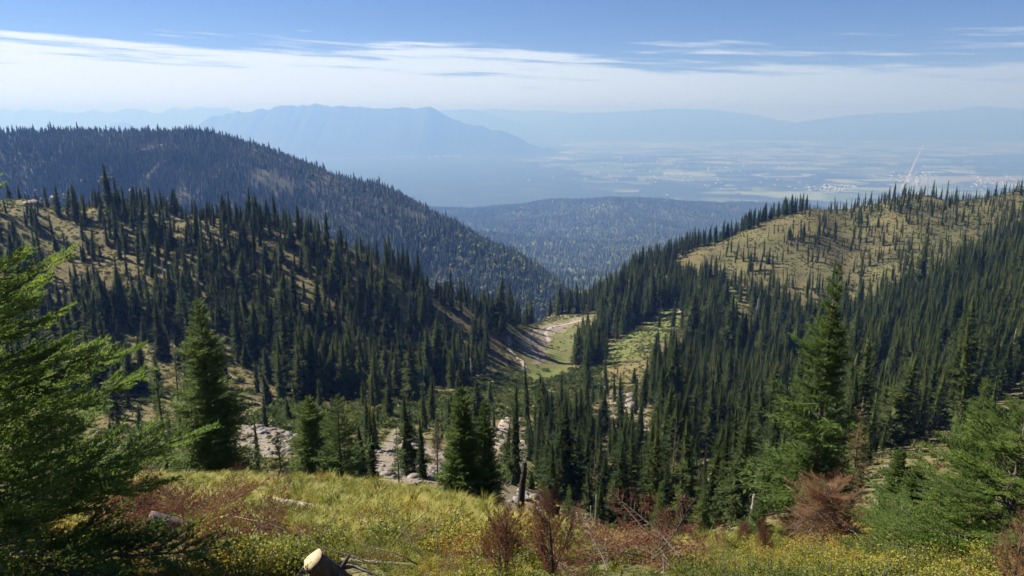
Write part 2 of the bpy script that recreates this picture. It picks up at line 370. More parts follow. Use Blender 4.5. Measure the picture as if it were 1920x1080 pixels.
def ridge_xyz(u, s):
    """u along the crest (0..1), s across it: -1 valley foot in front, 0 crest, +1 behind"""
    k = u*(len(RIDGE_C)-1)
    cx, cy, cz = (np.interp(k, np.arange(len(RIDGE_C)), RIDGE_C[:, j]) for j in range(3))
    W = 620.0
    f = np.abs(s)
    drop = np.where(s < 0, 340*(f**1.25), 260*f**1.3)
    gul = (fbm(u*16, s*1.1, 3, 51)*34 + fbm(u*45, s*4, 2, 52)*9)*np.clip(f*3, 0, 1)
    sh = 40*np.exp(-((f-0.30)/0.13)**2)*np.clip(1.6-u*2.3, 0, 1)*(s < 0)
    return cx + W*s*0.22, cy + W*s, cz - drop + gul + sh
def build_ridge():
    nr, nc = 110, 300
    u, s = np.meshgrid(np.linspace(0, 1, nc), np.linspace(-1, 1, nr))
    V = np.stack(ridge_xyz(u, s), -1).reshape(-1, 3)
    tag(link('forested_ridge', mesh_np('forested_ridge', V, grid_faces(nr, nc), [M['ridge']], smooth=True)), kind='structure')
build_ridge()
FOOT_P = [(300, 520, 1700), (700, 540, 1700), (1050, 545, 1700), (1400, 520, 1800), (1800, 500, 1900), (800, 470, 2900), (1050, 488, 2800), (1400, 470, 2900), (1800, 460, 3000),
          (500, 430, 3800), (800, 425, 4300), (1060, 440, 4300), (1300, 432, 4400), (1500, 425, 4600), (1900, 420, 4800), (640, 402, 5600), (800, 394, 6000), (930, 390, 6300), (1010, 379, 6200), (1110, 373, 6000), (1200, 372, 6100), (1330, 381, 6400), (1420, 388, 6700),
          (1600, 395, 7000), (1900, 400, 7000)]
FP = [tuple(at(*p)) for p in FOOT_P]
for px in (300, 700, 1000, 1200, 1400, 1900):
    a, b = ray(px, 300); FP.append((a*8200, 8200, PLAIN_Z-15)); FP.append((a*10000, 10000, PLAIN_Z-60))
FOOT = TPS(FP, 0.0, 0.5, 1e-4)
def foot_z(x, y):
    return FOOT(x, y) + (fbm(x/900, y/900, 4, 61)*70 + fbm(x/250, y/250, 2, 62)*16)*np.clip((8500-y)/2500, 0, 1)
def build_foot():
    nr, nc = 170, 190
    Y, U = np.meshgrid(np.exp(np.linspace(math.log(1600), math.log(10000), nr)), np.linspace(-0.75, 0.85, nc), indexing='ij')
    X = U*Y; Z = foot_z(X, Y)
    tag(link('foothills', mesh_np('foothills', np.stack([X, Y, Z], -1).reshape(-1, 3), grid_faces(nr, nc), [M['foot']], smooth=True)), kind='structure')
build_foot()
def plain_material():
    m, t, out = new_mat('valley_farmland'); L = t.links
    ge = nn(t, 'ShaderNodeNewGeometry'); pos = ge.outputs['Position']
    big = noise(t, pos, 0.00022, 5, 0.6)
    def fields(sx, sy, seed):
        mp = nn(t, 'ShaderNodeMapping'); mp.inputs['Scale'].default_value = (sx, sy, 0); mp.inputs['Rotation'].default_value = (0, 0, 0.18); mp.inputs['Location'].default_value = (seed, seed*2, 0)
        L.new(pos, mp.inputs[0])
        v = nn(t, 'ShaderNodeTexVoronoi', feature='F1', distance='CHEBYCHEV'); v.inputs['Scale'].default_value = 1; v.inputs['Randomness'].default_value = 0.85
        L.new(mp.outputs[0], v.inputs['Vector']); return v.outputs['Color']
    sc = nn(t, 'ShaderNodeSeparateColor'); L.new(fields(1/1000, 1/800, 3), sc.inputs[0])
    sd = nn(t, 'ShaderNodeSeparateColor'); L.new(fields(1/420, 1/360, 9), sd.inputs[0])
    fcol = ramp(t, sc.outputs[0], [(0.0, (0.065, 0.095, 0.045)), (0.35, (0.105, 0.14, 0.07)), (0.6, (0.155, 0.19, 0.10)), (0.85, (0.21, 0.235, 0.145)), (1.0, (0.18, 0.16, 0.12))])
    forest = (0.042, 0.056, 0.034)
    sx = nn(t, 'ShaderNodeSeparateXYZ'); L.new(pos, sx.inputs[0])
    # woods thicken towards the near left, open farmland across the middle
    bias = math_node(t, 'MULTIPLY', math_node(t, 'SUBTRACT', math_node(t, 'ADD', sx.outputs[0], -500), math_node(t, 'MULTIPLY', sx.outputs[1], 0.02)), 1/8000.0)
    bias = math_node(t, 'MINIMUM', math_node(t, 'MAXIMUM', bias, -0.34), 0.10)
    bias = math_node(t, 'ADD', bias, math_node(t, 'MULTIPLY', math_node(t, 'MULTIPLY_ADD', sx.outputs[1], 1/10000.0, -1.3, clamp=True), 0.09))
    isf = math_node(t, 'ADD', math_node(t, 'ADD', math_node(t, 'MULTIPLY', big, 1.1), math_node(t, 'MULTIPLY', sc.outputs[1], 0.30)), math_node(t, 'ADD', bias, math_node(t, 'MULTIPLY', sd.outputs[1], 0.16)))
    mr = nn(t, 'ShaderNodeMapRange'); L.new(isf, mr.inputs[0]); mr.inputs[1].default_value = 0.86; mr.inputs[2].default_value = 0.90
    c = mix_rgb(t, mr.outputs[0], forest, fcol)
    c = mix_rgb(t, math_node(t, 'GREATER_THAN', sd.outputs[0], 0.86), c, (0.06, 0.075, 0.045))
    p = nn(t, 'ShaderNodeBsdfPrincipled'); L.new(c, p.inputs['Base Color']); p.inputs['Roughness'].default_value = 0.95; p.inputs['Specular IOR Level'].default_value = 0.05
    L.new(p.outputs[0], out.inputs[0]); return m
M['plain'] = plain_material()
def build_plain():
    n = 40
    X, Y = np.meshgrid(np.linspace(-51000, 51000, n), np.linspace(-8500, 45000, n))
    Z = np.full_like(X, PLAIN_Z)
    tag(link('valley_plain', mesh_np('valley_plain', np.stack([X, Y, Z], -1).reshape(-1, 3), grid_faces(n, n), [M['plain']])), kind='structure')
build_plain()
M['concrete'] = plain_mat('pale_road_surface', (0.26, 0.25, 0.24), (0.33, 0.32, 0.30), 0.01, 0.9, 0)
def flat_pt(px, py):
    a, b = ray(px, py); Y = PLAIN_Z/b; return (a*Y, Y, PLAIN_Z)
pz = lambda x, y: np.full_like(x, PLAIN_Z)
def plain_road(pix, w):
    P = np.array([flat_pt(*p) for p in pix]); V = []
    d = np.gradient(P[:, :2], axis=0); d /= np.linalg.norm(d, axis=1)[:, None]
    for k in (-1, 1): V.append(np.stack([P[:, 0]-d[:, 1]*k*w/2, P[:, 1]+d[:, 0]*k*w/2, P[:, 2]+4], 1))
    V = np.stack(V, 1).reshape(-1, 3)
    tag(link('road', mesh_np('road', V, grid_faces(len(P), 2), [M['concrete']])), kind='structure')
plain_road([(1690, 355), (1700, 338), (1709, 319), (1716, 303), (1724, 287), (1731, 272)], 30)
plain_road([(1703, 268), (1712, 258), (1722, 249)], 40)
plain_road([(1925, 352), (1905, 340), (1890, 330), (1880, 326)], 20)
def mountain(name, sky, Y, base_y, depth, mat, seed, rough=0.10):
    """ridge whose crest runs through the given photo points at distance Y; slopes fall to the plain on both sides"""
    P = np.array(sky, float); n = 260; px = np.linspace(P[0, 0], P[-1, 0], n); py = np.interp(px, P[:, 0], P[:, 1])
    a, b = ray(px, py); X = a*Y; Zc = b*Y
    Zc = Zc + fbm(px/22, px*0+seed, 4, seed)*rough*0.02*Y
    s = np.concatenate([np.linspace(-1, 0, 26), np.linspace(0.08, 1, 8)])
    H = np.maximum(Zc-PLAIN_Z, 0)
    rows = []
    for sv in s:
        f = abs(sv); g = (1-f)**1.25
        spur = 1+0.11*f*(1-f)*4*fbm(px/26+sv*0.6, sv*1.5+seed+0*px, 3, seed+3)
        rows.append(np.stack([X, Y+sv*depth*(0.6+0.4*H/max(H.max(), 1)), PLAIN_Z-30+(H+30)*np.clip(g*spur, 0, 1.0)], 1))
    V = np.stack(rows, 0).reshape(-1, 3)
    tag(link(name, mesh_np(name, V, grid_faces(len(s), n), [mat], smooth=True)), kind='structure')
mountain('mountain', [(330, 300), (366, 237), (400, 217), (440, 211), (470, 208), (520, 198), (545, 196), (620, 199), (675, 196), (710, 203), (740, 200), (800, 200), (830, 214), (870, 231), (920, 241), (985, 264), (1050, 286)], 20500, 280, 2600, M['mount'], 5, 0.2)
mountain('mountain', [(190, 250), (208, 232), (232, 228), (258, 238), (275, 250)], 24000, 260, 2500, M['mount'], 9, 0.02)
mountain('mountain', [(-300, 212), (-100, 206), (0, 204), (40, 208), (90, 207), (105, 205), (135, 210), (165, 207), (200, 209), (240, 204), (265, 209), (300, 211), (320, 204), (355, 206), (400, 203), (430, 208), (520, 216)], 34000, 240, 8000, M['mount'], 15, 0.3)
mountain('mountain', [(780, 215), (830, 206), (880, 205), (920, 214), (960, 226), (1010, 240)], 33000, 240, 6000, M['mount'], 25, 0.1)
mountain('mountain', [(850, 214), (925, 204), (960, 206), (1040, 208), (1120, 222)], 40000, 240, 8000, M['mount'], 28, 0.1)
mountain('mountain', [(960, 240), (1030, 223), (1080, 212), (1160, 209), (1260, 204), (1330, 205), (1420, 216), (1500, 232)], 36000, 240, 8000, M['mount'], 35, 0.08)
mountain('mountain', [(1400, 246), (1490, 230), (1560, 220), (1620, 213), (1690, 212), (1760, 207), (1800, 205), (1832, 199), (1870, 201), (1920, 205), (2000, 204), (2200, 209), (2500, 206)], 32000, 245, 5000, M['mount'], 45, 0.06)
M['pale_wall'] = plain_mat('white_building', (0.34, 0.34, 0.34), (0.5, 0.5, 0.5), 0.01, 0.6, 0)
def build_town():
    V, Fc = [], []; r = np.random.default_rng(3)
    def box(x, y, a, b, h):
        i = len(V); V.extend([(x+sx*a, y+sy*b, PLAIN_Z+hz) for hz in (0, h) for sx, sy in ((-1, -1), (1, -1), (1, 1), (-1, 1))])
        Fc.extend([(i, i+1, i+5, i+4), (i+1, i+2, i+6, i+5), (i+2, i+3, i+7, i+6), (i+3, i, i+4, i+7), (i+4, i+5, i+6, i+7)])
    for cx, cy, sx, sy, n in ((1715, 335, 45, 14, 110), (1560, 352, 45, 5, 60), (800, 292, 70, 4, 110), (700, 280, 70, 4, 60), (960, 254, 16, 1, 10), (1860, 345, 40, 10, 50), (1180, 262, 60, 8, 40), (1330, 300, 240, 40, 120), (1250, 330, 150, 14, 50)):
        for _ in range(n):
            x, y, _z = flat_pt(cx+r.normal()*sx*0.6, cy+r.normal()*sy*0.6)
            k = y/10000; box(x, y, r.uniform(6, 20)*k**0.4, r.uniform(6, 16)*k**0.6, r.uniform(6, 12)*k**0.5)
    tag(link('town_buildings', mesh_np('town_buildings', V, Fc, [M['pale_wall']])), 'pale specks of distant town buildings scattered over the valley farmland', 'buildings', kind='stuff')
build_town()

# ------------------------------------------------------------------ trees
class Tri:
    def __init__(s): s.v = []; s.n = 0
    def add(s, a, b, c): s.v.append(np.stack([a, b, c], 1).reshape(-1, 3))     # arrays (k,3)
    def mesh(s, name, mats, smooth=False):
        V = np.concatenate(s.v); return mesh_np(name, V, np.arange(len(V)).reshape(-1, 3), mats)
def unit(v): return v/np.maximum(np.linalg.norm(v, axis=-1, keepdims=True), 1e-9)
def tube(pts, radii, sides=7, cap=True):
    P = np.asarray(pts, float); R = np.asarray(radii, float); n = len(P)
    T = np.gradient(P, axis=0); T = unit(T); ref = np.array([0, 0, 1.0]) if abs(T[0][2]) < 0.8 else np.array([1.0, 0, 0])
    A = unit(np.cross(T, ref)); B = np.cross(T, A); th = np.linspace(0, 2*np.pi, sides, endpoint=False)
    V = (P[:, None] + R[:, None, None]*(A[:, None]*np.cos(th)[None, :, None] + B[:, None]*np.sin(th)[None, :, None])).reshape(-1, 3)
    i = np.arange(n-1)[:, None]*sides; j = np.arange(sides)[None]; k = (j+1) % sides
    Q = np.stack([i+j, i+k, i+sides+k, i+sides+j], -1).reshape(-1, 4)
    if cap:
        V = np.concatenate([V, P[:1], P[-1:]]); a, b = n*sides, n*sides+1; j = np.arange(sides); k = (j+1) % sides
        Q = np.concatenate([Q, np.stack([k, j, j*0+a, j*0+a], 1)[:, [0, 1, 2, 2]], np.stack([(n-1)*sides+j, (n-1)*sides+k, j*0+b, j*0+b], 1)])
    return V, Q
def quads_to_mesh(name, parts, mats, mi=None, smooth=True):
    V, T, I = [], [], []; o = 0
    for idx, (v, q) in enumerate(parts):
        t1 = q[:, [0, 1, 2]]; t2 = q[:, [0, 2, 3]]; t2 = t2[(t2[:, 1] != t2[:, 2])]
        t = np.concatenate([t1, t2])+o; V.append(v); T.append(t); I.append(np.full(len(t), 0 if mi is None else mi[idx])); o += len(v)
    return mesh_np(name, np.concatenate(V), np.concatenate(T), mats, np.concatenate(I), smooth)
def trunk_mesh(name, H, r, mat, rng, lean=0.0, sides=7):
    z = np.linspace(-0.4, H, 9); P = np.stack([lean*(z/H)**2+rng.normal(0, r*0.15, 9), rng.normal(0, r*0.15, 9), z], 1)
    return quads_to_mesh(name, [tube(P, r*(1-0.93*np.clip(z/H, 0, 1))+0.004*H*0.2, sides)], [mat])
def crown_mesh(name, H, R, whorls, per, nseg, sub, mat, rng, base=0.06, shape=0.85, sparse=0.0, droop=0.30, width=1.0, bias=0.0):
    """spire crown: whorls of drooping branches, each a flat spray of side twigs"""
    T = Tri(); zz = base + (1-base)*np.linspace(0, 0.985, whorls)**0.92
    gap = 1+0.35*np.sin(np.linspace(0, 23, whorls)+rng.uniform(0, 6))*rng.uniform(0.3, 1)
    O, D, LN, PH = [], [], [], []
    for wi, f in enumerate(zz):
        if rng.random() < sparse*0.5: continue
        k = per if f < 0.8 else max(4, per-2)
        a0 = rng.uniform(0, 2*np.pi)
        for j in range(k):
            if rng.random() < sparse: continue
            a = a0 + 2*np.pi*j/k + rng.normal(0, 0.25)
            l = R*((1-f)**shape*0.97+0.035)*gap[wi]*rng.uniform(0.62, 1.12)*(1+bias*math.cos(a))
            if f < base+0.08: l *= 0.85
            O.append((0, 0, (f+rng.normal(0, 0.006))*H)); D.append((math.cos(a), math.sin(a), 0)); LN.append(l); PH.append(0.35*f-droop*(1-f)+rng.normal(0, 0.09))
    O, D, LN, PH = np.array(O), np.array(D), np.array(LN)[:, None], np.array(PH)[:, None]
    up = np.array([[0, 0, 1.0]]); side = np.cross(D, up)
    def pt(s): return O + D*LN*s + up*LN*(PH*s*1.3 + 0.22*s*s)
    # rib
    wv = 0.05*LN*width
    T.add(O-side*wv, O+side*wv, pt(1.0)); n = len(O)
    for s in np.linspace(0.22, 0.95, nseg):
        for sg in (-1, 1):
            ss = s+rng.normal(0, 0.03, (n, 1)); p = pt(ss); q = pt(ss+0.02)
            l = LN*(0.42*(1-ss*0.62))*rng.uniform(0.75, 1.25, (n, 1))
            fw = unit(q-p); d = unit(fw*0.75+side*sg*rng.uniform(0.6, 1.1, (n, 1))+up*rng.normal(-0.12, 0.22, (n, 1)))
            nrm = unit(np.cross(d, up)); w = (0.10*LN*width if sub == 1 else ((0.022*LN+0.008) if sub > 2 else 0.075*LN)*width)
            if sub == 1:
                e = p+d*l; T.add(p-nrm*w*0.8+up*w*0.3, p+nrm*w*0.8-up*w*0.3, e)
            else:
                for kk in range(sub):
                    b0 = p + d*l*(kk/sub); tilt = up*rng.normal(0.1, 0.5, (n, 1))
                    dd = unit(d + nrm*rng.normal(0, 0.55, (n, 1)) + up*rng.normal(0.05, 0.4, (n, 1)))
                    e = b0 + dd*(l*rng.uniform(0.25, 0.5, (n, 1))+0.03 if sub > 2 else l*rng.uniform(0.5, 0.85, (n, 1))); sw = unit(np.cross(dd, up)+tilt)*w*rng.uniform(0.35, 0.7, (n, 1))
                    T.add(b0-sw, b0+sw, e)
    # leader
    th = np.linspace(0, 2*np.pi, 5)[:-1]; c = np.stack([np.cos(th), np.sin(th), 0*th], 1)*0.02*R
    T.add(c+[0, 0, H*0.93], np.roll(c, -1, 0)+[0, 0, H*0.93], np.tile([[0, 0, H*1.01]], (4, 1)))
    return T.mesh(name, [mat])
def with_core(crown, R, rng, mat, tiers=9, sides=9):
    """close the crown: ragged skirts of hanging boughs inside the sprays"""
    n = len(crown.vertices); v = np.empty(n*3, np.float32); crown.vertices.foreach_get('co', v); V = [v.reshape(-1, 3, 3)]
    for k in range(tiers):
        f = k/tiers; r = R*0.55*((1-f)**0.85*0.95+0.05); z0 = 0.05+0.90*f; z1 = min(0.99, z0+1.9/tiers)
        a = np.linspace(0, 2*np.pi, sides+1)[:-1]+rng.uniform(0, 6); rr = r*rng.uniform(0.55, 1.2, sides)
        P = np.stack([np.cos(a)*rr, np.sin(a)*rr, z0+rng.normal(0, 0.016, sides)], 1)
        V.append(np.stack([P, np.roll(P, -1, 0), np.tile([[0, 0, z1]], (sides, 1))], 1))
    V = np.concatenate(V).reshape(-1, 3); return mesh_np(crown.name, V, np.arange(len(V)).reshape(-1, 3), [mat])
def cone_tree(name, rng, mat, tiers=4, sides=6):
    T = Tri()
    for k in range(tiers):
        f = k/tiers; r = 0.145*(1-f)**0.85*rng.uniform(0.85, 1.1); z0 = 0.04+0.93*f; z1 = min(1.0, z0+1.7/tiers)
        a = np.linspace(0, 2*np.pi, sides+1)[:-1]+rng.uniform(0, 6); rr = r*rng.uniform(0.7, 1.25, sides)
        P = np.stack([np.cos(a)*rr, np.sin(a)*rr, z0+rng.normal(0, 0.02, sides)], 1)
        T.add(P, np.roll(P, -1, 0), np.tile([[0, 0, z1]], (sides, 1)))
    return T.mesh(name, [mat])
def proto(name, me):
    return bpy.data.objects.new(name, me)           # never linked: only the scattered forest refers to it
def scatter_nodes(name, protos):
    g = bpy.data.node_groups.new(name, 'GeometryNodeTree')
    g.interface.new_socket('Geometry', in_out='INPUT', socket_type='NodeSocketGeometry'); g.interface.new_socket('Geometry', in_out='OUTPUT', socket_type='NodeSocketGeometry')
    gi, go = g.nodes.new('NodeGroupInput'), g.nodes.new('NodeGroupOutput')
    g2 = g.nodes.new('GeometryNodeGeometryToInstance')
    for p in reversed(protos):
        oi = g.nodes.new('GeometryNodeObjectInfo'); oi.inputs['Object'].default_value = p; oi.transform_space = 'ORIGINAL'
        g.links.new(oi.outputs['Geometry'], g2.inputs[0])
    ip = g.nodes.new('GeometryNodeInstanceOnPoints'); ip.inputs['Pick Instance'].default_value = True
    def attr(nm, ty):
        a = g.nodes.new('GeometryNodeInputNamedAttribute'); a.data_type = ty; a.inputs[0].default_value = nm; return a.outputs[0]
    g.links.new(gi.outputs[0], ip.inputs['Points']); g.links.new(g2.outputs[0], ip.inputs['Instance'])
    g.links.new(attr('variant', 'INT'), ip.inputs['Instance Index'])
    er = g.nodes.new('FunctionNodeEulerToRotation'); g.links.new(attr('turn', 'FLOAT_VECTOR'), er.inputs[0]); g.links.new(er.outputs[0], ip.inputs['Rotation'])
    g.links.new(attr('size', 'FLOAT_VECTOR'), ip.inputs['Scale'])
    g.links.new(ip.outputs[0], go.inputs[0]); return g
def scatter(name, P, turn, size, var, protos, label, cat):
    me = bpy.data.meshes.new(name); me.vertices.add(len(P)); me.vertices.foreach_set('co', np.asarray(P, np.float32).ravel())
    me.attributes.new('turn', 'FLOAT_VECTOR', 'POINT').data.foreach_set('vector', np.asarray(turn, np.float32).ravel())
    me.attributes.new('size', 'FLOAT_VECTOR', 'POINT').data.foreach_set('vector', np.asarray(size, np.float32).ravel())
    me.attributes.new('variant', 'INT', 'POINT').data.foreach_set('value', np.asarray(var, np.int32))
    o = link(name, me); tag(o, label, cat, kind='stuff')
    md = o.modifiers.new('scatter', 'NODES'); md.node_group = scatter_nodes(name+'_nodes', protos); return o
def zrot(n, rng, tilt=0.02):
    return np.stack([rng.normal(0, tilt, n), rng.normal(0, tilt, n), rng.uniform(0, 6.28, n)], 1)

rng = np.random.default_rng(21)
# mid-distance firs: 1 m tall prototypes, scaled
MIDV = []     # (crown, trunk) mesh pairs
for i in range(7):
    Rr = [0.15, 0.17, 0.185, 0.135, 0.21, 0.16, 0.12][i]
    MIDV.append((with_core(crown_mesh('fir_crown', 1.0, Rr, [40, 38, 36, 42, 34, 34, 32][i], [8, 9, 9, 8, 9, 8, 7][i], 5, 2, M['fir'], rng, base=0.05+0.03*(i % 3), shape=[.8, .75, .85, .7, .9, .8, .6][i], sparse=[0, .03, 0.03, .05, 0.03, .15, .2][i], droop=0.5, width=2.0), Rr, rng, M['fir']),
                 trunk_mesh('fir_trunk', 0.97, 0.014, M['bark'], rng)))
def joined(name, crown, trunk, extra=()):
    Vs, Ts, I, mats, o = [], [], [], [], 0
    for me in (crown, trunk):
        n = len(me.vertices); v = np.empty(n*3, np.float32); me.vertices.foreach_get('co', v)
        t = np.empty(len(me.loops), np.int32); me.loops.foreach_get('vertex_index', t); t = t.reshape(-1, 3)
        Vs.append(v.reshape(-1, 3)); Ts.append(t+o); I.append(np.full(len(t), len(mats))); mats.append(me.materials[0]); o += n
    return mesh_np(name, np.concatenate(Vs), np.concatenate(Ts), mats, np.concatenate(I))
FIR_PROTO = [proto('fir_variant', joined('fir_variant', c, t)) for c, t in MIDV]
DRY_PROTO = proto('dry_fir_variant', joined('dry_fir_variant', crown_mesh('c', 1.0, 0.10, 24, 6, 3, 1, M['dry_fir'], rng, sparse=0.35, width=1.2), MIDV[0][1]))
def snag_mesh(name, rng, mat, H=1.0, r=0.012, nb=16, bl=0.07):
    parts = [tube(np.stack([rng.normal(0, .002, 8)*H, rng.normal(0, .002, 8)*H, np.linspace(-0.03, H, 8)], 1), r*H*(1-0.8*np.linspace(0, 1, 8)), 5)]
    for _ in range(nb):
        f = rng.uniform(0.15, 0.95); a = rng.uniform(0, 6.28); l = bl*H*(1.1-f)*rng.uniform(0.5, 1.3)
        p0 = np.array([0, 0, f*H]); p1 = p0+np.array([math.cos(a)*l, math.sin(a)*l, rng.normal(-0.1, 0.3)*l])
        parts.append(tube([p0, (p0+p1)/2+[0, 0, 0.1*l], p1], [r*H*.3, r*H*.2, r*H*.06], 3))
    return quads_to_mesh(name, parts, [mat])
SNAG_PROTO = [proto('snag_variant', snag_mesh('snag_variant', rng, M['snag'], r=0.017, nb=46, bl=0.10)) for _ in range(2)]
CONE_PROTO = [proto('far_fir_variant', cone_tree('far_fir_variant', rng, M['fir_far'], 5, 6)) for _ in range(5)]
def blob(name, mat, rng, n=90):
    d = unit(rng.normal(0, 1, (n, 3))); c = d*rng.uniform(0.5, 1, (n, 1))*[0.22, 0.22, 0.33]+[0, 0, 0.55]; T = Tri()
    a = unit(rng.normal(0, 1, (n, 3))); b = unit(np.cross(a, d)); s = 0.11
    T.add(c-a*s, c+a*s, c+b*s*1.5); return T.mesh(name, [mat])
ASPEN_PROTO = proto('aspen_variant', blob('aspen_variant', M['aspen'], rng))
M['fir_foot'] = leaf_mat('foothill_tree_foliage', [(0.0, (0.05, 0.072, 0.032)), (1.0, (0.095, 0.11, 0.05))], 0.0, 0.85, 0.1)
FARFIR = [proto('tiny_fir_variant', cone_tree('tiny_fir_variant', rng, M['fir_foot'], 2, 5)) for _ in range(3)]

# where trees grow on the near slopes
CUM_U = np.linspace(-1.1, 1.1, 260); CUM_Y = np.exp(np.linspace(math.log(12), math.log(900), 300))
_t = ground(CUM_U[:, None]*CUM_Y[None], CUM_Y[None]+0*CUM_U[:, None])/CUM_Y[None]
_mx = np.maximum.accumulate(_t, axis=1)
def hidden_by(x, y, z):
    """how far below the sight line over nearer ground (metres)"""
    i = np.clip(np.searchsorted(CUM_U, x/y), 0, 259); j = np.clip(np.searchsorted(CUM_Y, y*0.97)-1, 0, 299)
    return np.maximum(_mx[i, j]*y - z, 0)
def density(px, py, x, y, hid):
    jx = px+10*fbm(x/11, y/11, 3, 71); jy = py+7*fbm(x/11, y/11, 3, 72)
    cl = fbm(x/16, y/16, 3, 73)
    left = (px < 930) & (py < 760)
    d = np.full(px.shape, 0.92)
    # left slope: clumps with open golden ground between, thicker towards the lower right
    thick = np.clip(0.50 + (px-200)/2400 + (py-430)/2000, 0.10, 0.62)
    stripe = fbm((x*0.8+y*0.6)/13, (y*0.8-x*0.6)/34, 3, 74)
    d = np.where(left, np.clip(thick+1.1*stripe, 0.02, 0.85), d)
    d = np.where(in_poly(jx, jy, [(640, 470), (760, 530), (930, 600), (900, 640), (780, 590), (650, 520)]), d*0.5, d)
    d = np.where(in_poly(jx, jy, [(60, 360), (210, 375), (215, 430), (160, 470), (60, 420)]), d*0.4, d)
    d = np.where(in_poly(jx, jy, [(200, 640), (520, 660), (560, 730), (420, 760), (220, 720)]), d*0.35, d)
    d = np.where(in_poly(px, py, FLOOR), 0.02, d)
    d = np.where((px < 930) & (py >= 760), np.where(in_poly(jx, jy, [(640, 800), (740, 770), (930, 770), (930, 830), (700, 850)]), 0.20, 0.13), d)
    for poly, v in ((LROCK, 0.03), (SCREE, 0.07), (MEADOW, 0.0), (STRIP, 0.06), (RUN, 0.0), (ROCKY, 0.10), (BASIN, 0.04), (RIGHTOPEN, 0.035), (GAP, 0.05)):
        d = np.where(in_poly(jx, jy, poly), v, d)
    d = np.where(in_poly(px, py, [(905, 722), (915, 670), (925, 640), (955, 615), (1030, 594), (1118, 582), (1124, 612), (1080, 645), (1072, 705)]), 0.0, d)
    d = np.where(in_poly(jx, jy, HILL), np.clip(0.40+0.8*cl+(px-1300)/3500+(py-430)/700+0.25*fbm(x/40, y/40, 2, 75), 0.05, 0.75), d)
    d = np.where(in_poly(jx, jy, [(1255, 510), (1300, 468), (1420, 425), (1545, 380), (1545, 402), (1440, 445), (1350, 485), (1300, 520)]), 0.03, d)
    for poly, v in (([(1130, 690), (1140, 650), (1180, 622), (1250, 572), (1295, 600), (1300, 640), (1240, 705), (1180, 755), (1135, 765)], 0.05), ([(1345, 538), (1372, 536), (1405, 600), (1425, 655), (1375, 655)], 0.0),
                    ([(1125, 735), (1195, 735), (1228, 768), (1225, 880), (1150, 870)], 0.06), ([(1305, 860), (1440, 885), (1445, 965), (1320, 955)], 0.04)):
        d = np.where(in_poly(jx, jy, poly), v, d)
    hill_back = (hid > 0.5) & (px > 1150) & (y > 380)
    d = np.where(hill_back, np.where(px < 1560, 0.75, 0.22), d)
    d = np.where((hid > 0.5) & (px < 1000) & (y > 280), 0.45, d)
    d = np.where(y < 44, 0, d)
    return d
def near_forest():
    r = np.random.default_rng(5); cell = 3.15
    Y = np.arange(40, 640, cell); out = []
    for yy in Y:
        xs = np.arange(-0.86*yy-12, 0.86*yy+12, cell); out.append(np.stack([xs, 0*xs+yy], 1))
    P = np.concatenate(out); P = P + r.uniform(-0.48, 0.48, P.shape)*cell
    keep = r.random(len(P)) < np.clip(1.2-P[:, 1]/900, 0.7, 1); P = P[keep]      # spacing widens with distance
    z = ground(P[:, 0], P[:, 1]); hid = hidden_by(P[:, 0], P[:, 1], z); px, py = project(P[:, 0], P[:, 1], z)
    d = density(px, py, P[:, 0], P[:, 1], hid)
    k = (r.random(len(P)) < d*0.85) & (hid < 9) & (px > -160) & (px < 2080)
    P, z, px, py, hid = P[k], z[k], px[k], py[k], hid[k]; n = len(P); y = P[:, 1]
    H = np.interp(y, [40, 90, 150, 250, 330, 450, 600], [6.0, 9.0, 10.5, 12.5, 14.5, 14, 13.5])
    left = (px < 930) & (py < 760); H = np.where(left, np.interp(py, [380, 560, 740], [7.6, 9.6, 11.0]), H)
    hill = in_poly(px, py, HILL); H = np.where(hill, 8.0, H); H = np.where((hid > 0.5) & (px > 1250) & (y > 380), H*0.62, H)
    low = (px < 930) & (py >= 760); H = np.where(low, H*0.62, H); mid = (px > 900) & (px < 1150) & (py > 745) & (py < 900); H = np.where(mid, H*0.66, H)
    H = H*np.exp(r.normal(0, 0.27, n)); H = np.where(r.random(n) < 0.2, H*0.5, H)*(1+0.35*fbm(P[:, 0]/24, P[:, 1]/24, 2, 98))
    H = np.where(y > 430, np.minimum(H, 13+r.normal(0, 1.2, n)), H)
    wd = H*np.exp(r.normal(0, 0.20, n))*np.where(hill, 0.62, np.where(left, 1.12, 0.95))
    var = r.integers(0, 7, n)
    sn = r.random(n); var = np.where((sn < 0.010) | (hill & (sn < 0.06)), 8+(r.random(n) < 0.5), var); H = np.where(var >= 8, H*0.72, H); var = np.where((sn > 0.985) | (hill & (sn > 0.95)), 7, var)
    return np.column_stack([P, z-0.15]), H, wd, var, px, py, hid
NF = near_forest()
